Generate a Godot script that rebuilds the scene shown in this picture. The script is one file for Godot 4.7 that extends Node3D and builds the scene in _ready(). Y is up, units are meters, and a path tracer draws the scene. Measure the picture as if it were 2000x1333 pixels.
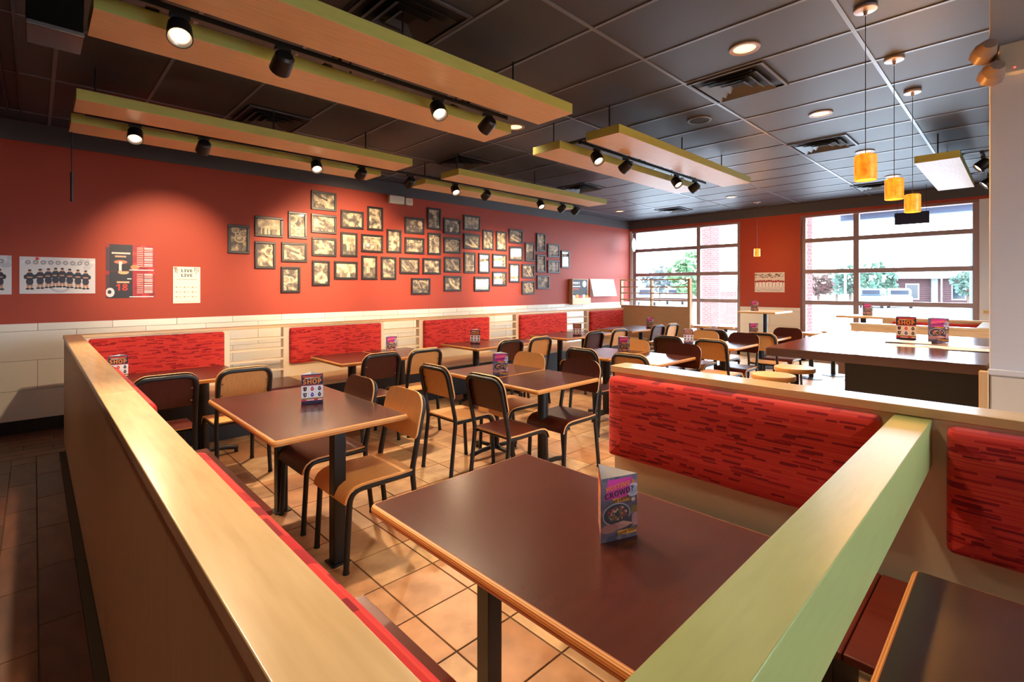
extends Node3D

# World: +x runs along the red picture wall towards the windows, -z points at that wall, y is up, metres.
# The camera stands at x = 0, z = 0, behind the maple half wall.
const EYE := Vector3(0, 1.5, 0)
const YAW := 0.7686
const FOCAL := 965.0          # pixels of a 2000 x 1333 frame
const HORIZON := 561.0        # its row in that frame
const CEILING := 3.2
const WALL_Z := -7.15         # face of the red wall
const WINDOW_X := 11.2        # face of the window wall
const HALF_TOP := 1.06        # top of the half walls

var M := {}
var used := {}
var rng := RandomNumberGenerator.new()


# ------------------------------------------------------------------ mesh builder
class MB:
	var parts := []
	var cur := 0
	var xf := Transform3D.IDENTITY

	func _init(count := 1) -> void:
		for i in count:
			parts.append([PackedVector3Array(), PackedVector3Array(), PackedVector2Array()])

	func on(i: int) -> MB:
		cur = i
		return self

	func at(t: Transform3D) -> MB:
		xf = t
		return self

	func tri(a: Vector3, b: Vector3, c: Vector3, na: Vector3, nb: Vector3, nc: Vector3, ua := Vector2.ZERO, ub := Vector2.ZERO, uc := Vector2.ZERO) -> void:
		var p: Array = parts[cur]
		if (b - a).cross(c - a).dot(na + nb + nc) > 0.0:
			var t := b
			b = c
			c = t
			t = nb
			nb = nc
			nc = t
			var w := ub
			ub = uc
			uc = w
		var bs := xf.basis
		p[0].append_array(PackedVector3Array([xf * a, xf * b, xf * c]))
		p[1].append_array(PackedVector3Array([(bs * na).normalized(), (bs * nb).normalized(), (bs * nc).normalized()]))
		p[2].append_array(PackedVector2Array([ua, ub, uc]))

	func quad4(a: Vector3, b: Vector3, c: Vector3, d: Vector3, na: Vector3, nb: Vector3, nc: Vector3, nd: Vector3, ua: Vector2, ub: Vector2, uc: Vector2, ud: Vector2) -> void:
		tri(a, b, c, na, nb, nc, ua, ub, uc)
		tri(a, c, d, na, nc, nd, ua, uc, ud)

	func quad(a: Vector3, b: Vector3, c: Vector3, d: Vector3, n: Vector3, ua := Vector2(0, 0), ub := Vector2(1, 0), uc := Vector2(1, 1), ud := Vector2(0, 1)) -> void:
		quad4(a, b, c, d, n, n, n, n, ua, ub, uc, ud)

	# planar coordinates in metres; u follows the grain axis where the face holds it
	func planar(p: Vector3, axis: int, grain: int) -> Vector2:
		var o1 := (axis + 1) % 3
		var o2 := (axis + 2) % 3
		if o2 == grain or (o1 != grain and axis == 0):
			var t := o1
			o1 = o2
			o2 = t
		return Vector2(p[o1], -p[o2] if o2 == 1 else p[o2])

	func box(c: Vector3, size: Vector3, bev := 0.0, grain := 0) -> MB:
		var h := size * 0.5
		bev = minf(bev, minf(h.x, minf(h.y, h.z)) * 0.95)
		var corner := func(axis: int, sg: Vector3) -> Vector3:
			var v := Vector3(sg.x * (h.x - bev), sg.y * (h.y - bev), sg.z * (h.z - bev))
			v[axis] = sg[axis] * h[axis]
			return c + v
		for axis in 3:
			var o1 := (axis + 1) % 3
			var o2 := (axis + 2) % 3
			for s in [-1.0, 1.0]:
				var n := Vector3.ZERO
				n[axis] = s
				var q := []
				for k in [[-1, -1], [1, -1], [1, 1], [-1, 1]]:
					var sg := Vector3.ZERO
					sg[axis] = s
					sg[o1] = k[0]
					sg[o2] = k[1]
					q.append(corner.call(axis, sg))
				quad(q[0], q[1], q[2], q[3], n, planar(q[0], axis, grain), planar(q[1], axis, grain), planar(q[2], axis, grain), planar(q[3], axis, grain))
		if bev > 0.0:
			for axis in 3:
				var o1 := (axis + 1) % 3
				var o2 := (axis + 2) % 3
				for s1 in [-1.0, 1.0]:
					for s2 in [-1.0, 1.0]:
						var n1 := Vector3.ZERO
						var n2 := Vector3.ZERO
						n1[o1] = s1
						n2[o2] = s2
						var q := []
						for k in [-1.0, 1.0]:
							var sg := Vector3.ZERO
							sg[axis] = k
							sg[o1] = s1
							sg[o2] = s2
							q.append(corner.call(o1, sg))
							q.append(corner.call(o2, sg))
						quad4(q[0], q[1], q[3], q[2], n1, n2, n2, n1, planar(q[0], o1, grain), planar(q[1], o1, grain), planar(q[3], o1, grain), planar(q[2], o1, grain))
			for sx in [-1.0, 1.0]:
				for sy in [-1.0, 1.0]:
					for sz in [-1.0, 1.0]:
						var sg := Vector3(sx, sy, sz)
						tri(corner.call(0, sg), corner.call(1, sg), corner.call(2, sg), Vector3(sx, 0, 0), Vector3(0, sy, 0), Vector3(0, 0, sz))
		return self

	func span(lo: Vector3, hi: Vector3, bev := 0.0, grain := 0) -> MB:
		return box((lo + hi) * 0.5, (hi - lo).abs(), bev, grain)

	# round tube along a polyline
	func tube(pts: PackedVector3Array, r: float, sides := 8, caps := true) -> MB:
		var rings := []
		var n := pts.size()
		var up := Vector3.UP
		var len := 0.0
		var prev_side := Vector3.ZERO
		for i in n:
			var d := Vector3.ZERO
			if i > 0:
				d += (pts[i] - pts[i - 1]).normalized()
				len += pts[i].distance_to(pts[i - 1])
			if i < n - 1:
				d += (pts[i + 1] - pts[i]).normalized()
			d = d.normalized()
			var side: Vector3
			if prev_side == Vector3.ZERO:
				up = Vector3.UP if absf(d.y) < 0.9 else Vector3.RIGHT
				side = d.cross(up).normalized()
			else:
				side = (prev_side - d * prev_side.dot(d)).normalized()
			prev_side = side
			var other := d.cross(side).normalized()
			var ring := []
			for k in sides + 1:
				var a := TAU * k / sides
				var nn := side * cos(a) + other * sin(a)
				ring.append([pts[i] + nn * r, nn, Vector2(len, float(k) / sides)])
			rings.append(ring)
		for i in n - 1:
			for k in sides:
				var a = rings[i][k]
				var b = rings[i][k + 1]
				var c = rings[i + 1][k + 1]
				var d = rings[i + 1][k]
				quad4(a[0], b[0], c[0], d[0], a[1], b[1], c[1], d[1], a[2], b[2], c[2], d[2])
		if caps:
			for e in [0, n - 1]:
				var dir := (pts[0] - pts[1]).normalized() if e == 0 else (pts[n - 1] - pts[n - 2]).normalized()
				for k in sides:
					tri(pts[e], rings[e][k][0], rings[e][k + 1][0], dir, dir, dir)
		return self

	# solid of revolution round y; profile holds (radius, height) from top to bottom or back
	func lathe(profile: PackedVector2Array, o: Vector3, segs := 20, smooth := true) -> MB:
		for i in profile.size() - 1:
			var p := profile[i]
			var q := profile[i + 1]
			var t := (q - p).normalized()
			var nn := Vector2(-t.y, t.x)
			for k in segs:
				var a0 := TAU * k / segs
				var a1 := TAU * (k + 1) / segs
				var c0 := Vector3(cos(a0), 0, sin(a0))
				var c1 := Vector3(cos(a1), 0, sin(a1))
				var n0 := c0 * nn.x + Vector3(0, nn.y, 0)
				var n1 := c1 * nn.x + Vector3(0, nn.y, 0)
				var A := o + c0 * p.x + Vector3(0, p.y, 0)
				var B := o + c1 * p.x + Vector3(0, p.y, 0)
				var C := o + c1 * q.x + Vector3(0, q.y, 0)
				var D := o + c0 * q.x + Vector3(0, q.y, 0)
				var uv := [Vector2(A.x, A.z), Vector2(B.x, B.z), Vector2(C.x, C.z), Vector2(D.x, D.z)] if absf(nn.y) > 0.7 else [Vector2(a0, p.y), Vector2(a1, p.y), Vector2(a1, q.y), Vector2(a0, q.y)]
				if p.x < 1e-5:
					tri(A, C, D, n0, n1, n0, uv[0], uv[2], uv[3])
				elif q.x < 1e-5:
					tri(A, B, C, n0, n1, n0, uv[0], uv[1], uv[2])
				else:
					quad4(A, B, C, D, n0, n1, n1, n0, uv[0], uv[1], uv[2], uv[3])
		return self

	static func ring(w: float, d: float, r: float, y: float, n: int) -> PackedVector3Array:
		var out := PackedVector3Array()
		r = clampf(r, 0.0005, minf(w, d) * 0.4999)
		for k in 4:
			var cx := (w * 0.5 - r) * (1 if k == 0 or k == 3 else -1)
			var cz := (d * 0.5 - r) * (1 if k < 2 else -1)
			for i in n + 1:
				var a := PI * 0.5 * (k + float(i) / n)
				out.append(Vector3(cx + r * cos(a), y, cz + r * sin(a)))
		return out

	# slab over a rounded rectangle in xz: profile holds (inset, height) from the bottom edge to the top edge
	func slab(o: Vector3, w: float, d: float, r: float, profile: PackedVector2Array, n := 4, top := true, bottom := true, grain := 0, flat_uv := false) -> MB:
		var rings := []
		var per := 0.0
		for p in profile:
			var g := MB.ring(w - 2 * p.x, d - 2 * p.x, r - p.x, p.y, n)
			rings.append(g)
		var m: int = rings[0].size()
		var run := PackedFloat32Array([0.0])
		for k in m:
			per += rings[0][k].distance_to(rings[0][(k + 1) % m])
			run.append(per)
		var last := profile.size() - 1
		var norm := func(i: int, k: int) -> Vector3:
			var along: Vector3 = rings[i][(k + 1) % m] - rings[i][(k + m - 1) % m]
			var up: Vector3 = rings[mini(i + 1, last)][k] - rings[maxi(i - 1, 0)][k]
			var v := up.cross(along)
			var out: Vector3 = rings[i][k]
			if v.dot(Vector3(out.x, 0, out.z)) < 0.0:
				v = -v
			return v.normalized()
		for i in last:
			for k in m:
				var k2 := (k + 1) % m
				var flat: bool = absf(profile[i].y - profile[i + 1].y) < 1e-5
				var n1: Vector3 = Vector3.UP * signf(profile[i].y - profile[0].y + 1e-9) if flat else norm.call(i, k)
				var n2: Vector3 = n1 if flat else norm.call(i, k2)
				var n3: Vector3 = n1 if flat else norm.call(i + 1, k2)
				var n4: Vector3 = n1 if flat else norm.call(i + 1, k)
				var v0 := float(i) / last
				var v1 := float(i + 1) / last
				if flat_uv:
					quad4(o + rings[i][k], o + rings[i][k2], o + rings[i + 1][k2], o + rings[i + 1][k], n1, n2, n3, n4, planar(rings[i][k], 1, grain), planar(rings[i][k2], 1, grain), planar(rings[i + 1][k2], 1, grain), planar(rings[i + 1][k], 1, grain))
				else:
					quad4(o + rings[i][k], o + rings[i][k2], o + rings[i + 1][k2], o + rings[i + 1][k], n1, n2, n3, n4, Vector2(run[k], v0), Vector2(run[k + 1], v0), Vector2(run[k + 1], v1), Vector2(run[k], v1))
		if top:
			lid(o, rings[last], Vector3.UP, grain)
		if bottom:
			lid(o, rings[0], Vector3.DOWN, grain)
		return self

	func lid(o: Vector3, g: PackedVector3Array, n: Vector3, grain := 0) -> MB:
		var c := Vector3.ZERO
		for p in g:
			c += p
		c /= g.size()
		for k in g.size():
			var a := g[k]
			var b := g[(k + 1) % g.size()]
			tri(o + c, o + a, o + b, n, n, n, planar(c, 1, grain), planar(a, 1, grain), planar(b, 1, grain))
		return self

	# flat outline in xy pushed out from z0 to z1; faces go to surface f, rim to surface e
	func plate(poly: PackedVector2Array, z0: float, z1: float, f := 0, e := 0) -> MB:
		var t := Geometry2D.triangulate_polygon(poly)
		on(f)
		for i in range(0, t.size(), 3):
			for s in [[z0, -1.0], [z1, 1.0]]:
				var q := []
				for k in 3:
					var p := poly[t[i + k]]
					q.append(Vector3(p.x, p.y, s[0]))
				var n := Vector3(0, 0, s[1])
				tri(q[0], q[1], q[2], n, n, n, Vector2(q[0].y, q[0].x), Vector2(q[1].y, q[1].x), Vector2(q[2].y, q[2].x))
		on(e)
		for k in poly.size():
			var a := poly[k]
			var b := poly[(k + 1) % poly.size()]
			var dd := (b - a).normalized()
			var n := Vector3(dd.y, -dd.x, 0)
			if not Geometry2D.is_polygon_clockwise(poly):
				pass
			else:
				n = -n
			quad(Vector3(a.x, a.y, z0), Vector3(b.x, b.y, z0), Vector3(b.x, b.y, z1), Vector3(a.x, a.y, z1), n, Vector2(a.x + a.y, 0), Vector2(b.x + b.y, 0), Vector2(b.x + b.y, 1), Vector2(a.x + a.y, 1))
		on(0)
		return self

	func mesh() -> ArrayMesh:
		var m := ArrayMesh.new()
		for p in parts:
			if p[0].size() == 0:
				continue
			var arr := []
			arr.resize(Mesh.ARRAY_MAX)
			arr[Mesh.ARRAY_VERTEX] = p[0]
			arr[Mesh.ARRAY_NORMAL] = p[1]
			arr[Mesh.ARRAY_TEX_UV] = p[2]
			m.add_surface_from_arrays(Mesh.PRIMITIVE_TRIANGLES, arr)
		return m


# polyline with rounded corners
func bend(pts: Array, r: float, seg := 4) -> PackedVector3Array:
	var out := PackedVector3Array([pts[0]])
	for i in range(1, pts.size() - 1):
		var p: Vector3 = pts[i]
		var a: Vector3 = pts[i - 1] - p
		var b: Vector3 = pts[i + 1] - p
		var ra := minf(r, a.length() * 0.48)
		var rb := minf(r, b.length() * 0.48)
		var s := p + a.normalized() * ra
		var e := p + b.normalized() * rb
		for k in seg + 1:
			var t := float(k) / seg
			out.append(s * (1 - t) * (1 - t) + p * 2 * t * (1 - t) + e * t * t)
	out.append(pts[-1])
	return out


# ------------------------------------------------------------------ nodes
func numbered(called: String) -> String:
	var n: int = used.get(called, 0)
	used[called] = n + 1
	return called if n == 0 else "%s_%03d" % [called, n]


func show_mesh(called: String, mesh: Mesh, mats: Array, parent: Node) -> MeshInstance3D:
	var o := MeshInstance3D.new()
	o.mesh = mesh
	for i in mesh.get_surface_count():
		o.set_surface_override_material(i, mats[mini(i, mats.size() - 1)])
	if parent == self:
		o.name = numbered(called)
		add_child(o)
	else:
		o.name = called
		parent.add_child(o, true)
	return o


func obj(called: String, mb: MB, mats, parent: Node = self) -> MeshInstance3D:
	return show_mesh(called, mb.mesh(), mats if mats is Array else [mats], parent)


func tag(o: Node, label: String, category: String, group := "") -> Node:
	o.set_meta("label", label)
	o.set_meta("category", category)
	if group:
		o.set_meta("group", group)
	return o


func thing(called: String, label: String, category: String, at := Vector3.ZERO, turn := 0.0, group := "") -> Node3D:
	var o := Node3D.new()
	o.name = numbered(called)
	add_child(o)
	o.position = at
	o.rotation.y = turn
	tag(o, label, category, group)
	return o


func copy_of(root: Node3D, called: String, label: String, at: Vector3, turn := 0.0, group := "") -> Node3D:
	var o: Node3D = root.duplicate()
	o.name = numbered(called)
	add_child(o)
	o.position = at
	o.rotation.y = turn
	tag(o, label, root.get_meta("category"), group)
	return o


func struct(called: String, mb: MB, mats, parent: Node = self) -> MeshInstance3D:
	var o := obj(called, mb, mats, parent)
	if parent == self:
		o.set_meta("kind", "structure")
	return o


func box1(lo: Vector3, hi: Vector3, bev := 0.0, grain := 0) -> MB:
	return MB.new().span(lo, hi, bev, grain)


func letters(text: String, height: float, at: Vector3, basis: Basis, m: Material, parent: Node, squeeze := 1.0, called := "lettering") -> MeshInstance3D:
	var t := TextMesh.new()
	var f := SystemFont.new()
	f.font_names = PackedStringArray(["Droid Sans"])
	f.font_weight = 700
	t.font = f
	t.text = text
	t.font_size = 32
	t.pixel_size = height / 23.0
	t.depth = 0.0006
	t.curve_step = 2.0
	var o := MeshInstance3D.new()
	o.name = called
	o.mesh = t
	o.set_surface_override_material(0, m)
	o.transform = Transform3D(basis * Basis.from_scale(Vector3(squeeze, 1, 1)), at)
	parent.add_child(o, true)
	return o


# ------------------------------------------------------------------ materials
func mat(c: Color, rough := 0.6, metal := 0.0, spec := 0.5) -> StandardMaterial3D:
	var m := StandardMaterial3D.new()
	m.albedo_color = c
	m.roughness = rough
	m.metallic = metal
	m.metallic_specular = spec
	return m


func noise_tex(freq: float, lo: Color, mid: Color, hi: Color, sd: int, oct := 4, size := 512) -> ImageTexture:
	# tileable noise, drawn through a ramp of three colours
	var n := FastNoiseLite.new()
	n.noise_type = FastNoiseLite.TYPE_SIMPLEX_SMOOTH
	n.seed = sd
	n.fractal_octaves = oct
	n.frequency = freq * 2.0
	var w := size / 2
	var data := PackedByteArray()
	data.resize(w * w * 3)
	for y in w:
		var b := float(y) / w
		for x in w:
			var a := float(x) / w
			var v := n.get_noise_2d(x, y) * (1 - a) * (1 - b) + n.get_noise_2d(x - w, y) * a * (1 - b) + n.get_noise_2d(x, y - w) * (1 - a) * b + n.get_noise_2d(x - w, y - w) * a * b
			v = clampf(0.5 + v * 0.9, 0.0, 1.0)
			var c := lo.lerp(mid, v * 2.0) if v < 0.5 else mid.lerp(hi, v * 2.0 - 1.0)
			var k := (y * w + x) * 3
			data[k] = int(clampf(c.r, 0, 1) * 255.0)
			data[k + 1] = int(clampf(c.g, 0, 1) * 255.0)
			data[k + 2] = int(clampf(c.b, 0, 1) * 255.0)
	return ImageTexture.create_from_image(Image.create_from_data(w, w, false, Image.FORMAT_RGB8, data))


func textured(c: Color, tex: Texture2D, scale: Vector3, rough: float, spec := 0.5) -> StandardMaterial3D:
	var m := mat(c, rough, 0.0, spec)
	m.albedo_texture = tex
	m.uv1_scale = scale
	return m


func glow(c: Color, e: float) -> StandardMaterial3D:
	var m := mat(Color(0.9, 0.9, 0.9), 0.4)
	m.emission_enabled = true
	m.emission = c
	m.emission_energy_multiplier = e
	return m


func px(im: Image, x: float, y: float, w: float, h: float, c: Color) -> void:
	im.fill_rect(Rect2i(int(x), int(y), int(w), int(h)), c)


func disc(im: Image, cx: float, cy: float, rx: float, ry: float, c: Color, area := Rect2i()) -> void:
	if area.size == Vector2i.ZERO:
		area = Rect2i(0, 0, im.get_width(), im.get_height())
	for y in range(maxi(area.position.y, int(cy - ry)), mini(area.end.y, int(cy + ry) + 1)):
		for x in range(maxi(area.position.x, int(cx - rx)), mini(area.end.x, int(cx + rx) + 1)):
			if pow((x - cx) / rx, 2) + pow((y - cy) / ry, 2) <= 1.0:
				im.set_pixel(x, y, c)


func upholstery_image() -> Image:
	rng.seed = 77
	var im := Image.create(1024, 512, false, Image.FORMAT_RGB8)
	im.fill(Color8(204, 58, 50))
	for y in 512:
		if rng.randf() < 0.62:
			var k := rng.randf()
			var c := Color8(206, 62, 48) if k < 0.4 else Color8(188, 46, 44) if k < 0.8 else Color8(214, 80, 54)
			im.fill_rect(Rect2i(rng.randi_range(-300, 600), y, rng.randi_range(300, 1000), 1 + int(rng.randf() < 0.3)), c)
	for i in 330:
		var h := rng.randi_range(6, 9)
		var w := rng.randi_range(24, 90)
		var k := rng.randf()
		var c := Color8(136, 28, 36) if k < 0.5 else Color8(158, 32, 36) if k < 0.8 else Color8(180, 38, 38)
		var x := rng.randi_range(0, 1023)
		var y := rng.randi_range(0, 505)
		im.fill_rect(Rect2i(x, y, w, h), c)
		if x + w > 1024:
			im.fill_rect(Rect2i(0, y, x + w - 1024, h), c)
	return im


func ply_image() -> Image:
	var im := Image.create(8, 64, false, Image.FORMAT_RGB8)
	var tones := [Color8(233, 190, 128), Color8(196, 132, 74), Color8(226, 176, 112), Color8(168, 104, 56), Color8(236, 196, 136), Color8(186, 122, 68), Color8(222, 172, 108), Color8(160, 98, 54)]
	for y in 64:
		px(im, 0, y, 8, 1, tones[(y / 4) % 8])
	return im


func make_materials() -> void:
	var grain := noise_tex(0.02, Color(0.93, 0.915, 0.895), Color(0.97, 0.965, 0.96), Color(1, 1, 1), 3, 4)
	var strong := noise_tex(0.012, Color(0.86, 0.83, 0.82), Color(0.93, 0.915, 0.91), Color(1, 1, 1), 9, 3)
	var mottle := noise_tex(0.010, Color(0.76, 0.70, 0.64), Color(0.90, 0.875, 0.85), Color(1, 1, 1), 21, 5)
	var speck := noise_tex(0.16, Color(0.30, 0.22, 0.20), Color(0.62, 0.48, 0.42), Color(1, 0.93, 0.86), 31, 3)
	M.maple = textured(Color(0.87, 0.72, 0.52), grain, Vector3(0.3, 4.0, 1), 0.42)
	M.maple_cap = textured(Color(0.88, 0.75, 0.55), grain, Vector3(0.3, 3.0, 1), 0.20)
	M.maple_chair = textured(Color(0.87, 0.64, 0.38), grain, Vector3(0.9, 6.0, 1), 0.38)
	M.mahogany = textured(Color(0.30, 0.135, 0.105), noise_tex(0.016, Color(0.90, 0.87, 0.86), Color(0.95, 0.935, 0.93), Color(1, 1, 1), 19, 5), Vector3(0.35, 1.8, 1), 0.25)
	M.mahogany_chair = textured(Color(0.31, 0.125, 0.09), strong, Vector3(0.9, 6.0, 1), 0.33)
	M.seat_brown = textured(Color(0.40, 0.145, 0.085), strong, Vector3(0.6, 3.0, 1), 0.33)
	M.cream_panel = mat(Color(0.90, 0.82, 0.69), 0.4)
	M.ply = textured(Color(1.0, 0.93, 0.80), ImageTexture.create_from_image(ply_image()), Vector3(1, 1, 1), 0.5)
	M.ply_plain = mat(Color(0.89, 0.69, 0.45), 0.5)
	var fabric := ImageTexture.create_from_image(upholstery_image())
	M.fabric = textured(Color(1, 1, 1), fabric, Vector3(0.8, 1.6, 1), 0.85, 0.25)
	M.fabric.rim_enabled = true
	M.fabric.rim = 0.25
	M.fabric.rim_tint = 0.6
	M.pink = textured(Color(1.0, 0.92, 1.0), fabric, Vector3(0.8, 1.6, 1), 0.8, 0.3)  # same upholstery fabric, with the pinkish daylight sheen put into its colour
	M.red = mat(Color(0.62, 0.245, 0.17), 0.6, 0.0, 0.4)
	M.soffit = mat(Color(0.29, 0.28, 0.29), 0.5)
	M.ceiling = textured(Color(0.235, 0.24, 0.27), noise_tex(0.25, Color(0.86, 0.86, 0.86), Color(0.95, 0.95, 0.95), Color(1, 1, 1), 5, 3, 256), Vector3(1.5, 1.5, 1), 0.48)
	M.tee = mat(Color(0.40, 0.42, 0.47), 0.30, 0.0, 0.6)
	M.black = mat(Color(0.085, 0.085, 0.09), 0.42)
	M.black_soft = mat(Color(0.10, 0.095, 0.10), 0.6)
	M.kick = mat(Color(0.11, 0.11, 0.13), 0.45)
	M.steel = mat(Color(0.75, 0.75, 0.76), 0.25, 1.0)
	M.white = mat(Color(0.90, 0.90, 0.90), 0.5)
	M.paper = mat(Color(0.93, 0.92, 0.92), 0.7)
	M.cream = mat(Color(0.87, 0.84, 0.77), 0.35)
	M.plaster = mat(Color(0.86, 0.86, 0.88), 0.7)
	M.slat = mat(Color(0.90, 0.83, 0.70), 0.5)
	M.green = textured(Color(0.72, 0.73, 0.38), strong_green(), Vector3(0.5, 4.0, 1), 0.42)
	M.green_rail = textured(Color(0.63, 0.65, 0.39), strong_green(), Vector3(0.5, 4.0, 1), 0.30, 0.6)
	M.wall_tile = [mat(Color(0.86, 0.83, 0.78), 0.38), mat(Color(0.84, 0.81, 0.755), 0.40), mat(Color(0.875, 0.85, 0.80), 0.36)]
	M.grout = mat(Color(0.30, 0.22, 0.15), 0.9)
	M.wall_grout = mat(Color(0.66, 0.62, 0.56), 0.9)
	M.tiles = []
	for c in [Color(0.80, 0.64, 0.46), Color(0.76, 0.57, 0.40), Color(0.84, 0.70, 0.52), Color(0.75, 0.54, 0.36), Color(0.78, 0.63, 0.47), Color(0.82, 0.65, 0.45)]:
		var m := textured(c, mottle, Vector3(0.9, 0.9, 0.9), 0.42)
		m.uv1_triplanar = true
		m.uv1_world_triplanar = true
		M.tiles.append(m)
	M.planks = []
	for c in [Color(0.38, 0.225, 0.145), Color(0.42, 0.25, 0.16), Color(0.35, 0.205, 0.135), Color(0.44, 0.27, 0.165)]:
		var m := textured(c, mottle, Vector3(2.2, 2.2, 0.7), 0.42)
		m.uv1_triplanar = true
		m.uv1_world_triplanar = true
		M.planks.append(m)
	M.granite = textured(Color(0.50, 0.38, 0.32), speck, Vector3(2.4, 2.4, 1), 0.16)
	M.granite_edge = textured(Color(0.56, 0.45, 0.39), speck, Vector3(2.4, 2.4, 1), 0.35)
	M.bar_panel = mat(Color(0.13, 0.10, 0.105), 0.5)
	M.alu = mat(Color(0.60, 0.52, 0.52), 0.45, 0.2)
	M.head_trim = mat(Color(0.56, 0.40, 0.38), 0.5)
	M.glass = mat(Color(1, 1, 1, 0.04), 0.02)
	M.glass.transparency = BaseMaterial3D.TRANSPARENCY_ALPHA
	M.frame = mat(Color(0.12, 0.10, 0.095), 0.4)
	M.lamp = glow(Color(1.0, 0.90, 0.74), 5.0)
	M.lamp_soft = glow(Color(1.0, 0.86, 0.60), 1.5)
	M.trim_ring = mat(Color(0.62, 0.52, 0.46), 0.35)
	M.amber = glow(Color(1.0, 0.55, 0.08), 0.8)
	M.amber.emission_texture = noise_tex(0.014, Color(0.85, 0.42, 0.10), Color(1.0, 0.74, 0.26), Color(1, 0.92, 0.50), 41, 4, 256)
	M.amber.emission_operator = BaseMaterial3D.EMISSION_OP_MULTIPLY
	M.amber.emission = Color(1.0, 0.80, 0.45)
	M.amber.albedo_color = Color(0.85, 0.55, 0.25)
	M.amber.roughness = 0.25
	M.amber.uv1_scale = Vector3(0.35, 4.0, 1)
	M.nickel = mat(Color(0.72, 0.66, 0.64), 0.35, 0.6)
	M.orange = mat(Color(0.95, 0.56, 0.14), 0.6)
	M.navy = mat(Color(0.10, 0.12, 0.24), 0.6)
	M.ink = mat(Color(0.07, 0.07, 0.09), 0.6)
	M.print_red = mat(Color(0.80, 0.20, 0.14), 0.6)


func strong_green() -> ImageTexture:
	if not M.has("_g"):
		M._g = noise_tex(0.02, Color(0.945, 0.945, 0.935), Color(0.975, 0.975, 0.97), Color(1, 1, 1), 13, 4)
	return M._g


# ------------------------------------------------------------------ scene
func _ready() -> void:
	# camera: level, 18 mm look, lens shifted so that the horizon sits above the middle of the frame
	var cam := Camera3D.new()
	cam.name = "camera"
	cam.projection = Camera3D.PROJECTION_FRUSTUM
	cam.near = 0.05
	cam.far = 400.0
	cam.size = 2.0 * 0.05 * 666.5 / FOCAL
	cam.frustum_offset = Vector2(0, -0.05 * (666.5 - HORIZON) / FOCAL)
	cam.position = EYE
	cam.rotation.y = -YAW
	add_child(cam)
	cam.current = true

	# bright overcast sky
	var sky_look := ProceduralSkyMaterial.new()
	sky_look.sky_top_color = Color(0.80, 0.90, 1.0)
	sky_look.sky_horizon_color = Color(0.90, 0.95, 1.0)
	sky_look.ground_bottom_color = Color(0.50, 0.50, 0.50)
	sky_look.ground_horizon_color = Color(0.6, 0.6, 0.6)
	sky_look.sky_energy_multiplier = 1.0
	sky_look.ground_energy_multiplier = 1.0
	sky_look.energy_multiplier = 20.0
	var env := Environment.new()
	env.background_mode = Environment.BG_SKY
	env.sky = Sky.new()
	env.sky.sky_material = sky_look
	env.tonemap_mode = Environment.TONE_MAPPER_LINEAR
	env.tonemap_exposure = 1.25
	env.sdfgi_enabled = true
	env.ssao_enabled = true
	env.ssil_enabled = true
	var we := WorldEnvironment.new()
	we.name = "surroundings"
	we.environment = env
	add_child(we)

	make_materials()
	build_floor()
	build_walls()
	build_ceiling()
	build_windows()
	build_half_walls()
	build_wall_bench()
	build_divider_screen()
	build_tables()
	build_booth_benches()
	build_chairs()
	build_bar()
	build_far_furniture()
	build_ceiling_boards()
	build_track_lights()
	build_downlights()
	build_vents()
	build_pendants()
	build_pictures()
	build_posters()
	build_wall_fittings()
	build_cards()
	build_outdoors()


func pixel(p: Vector3) -> Vector3:   # (column, row, depth) in the 2000 x 1333 frame, to choose which tiles are built one by one
	var q := p - EYE
	var w := q.x * sin(YAW) - q.z * cos(YAW)
	var a := q.x * cos(YAW) + q.z * sin(YAW)
	return Vector3(1000.0 + FOCAL * a / w, HORIZON - FOCAL * q.y / w, w) if w > 0.05 else Vector3(-9999, 0, -1)


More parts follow.
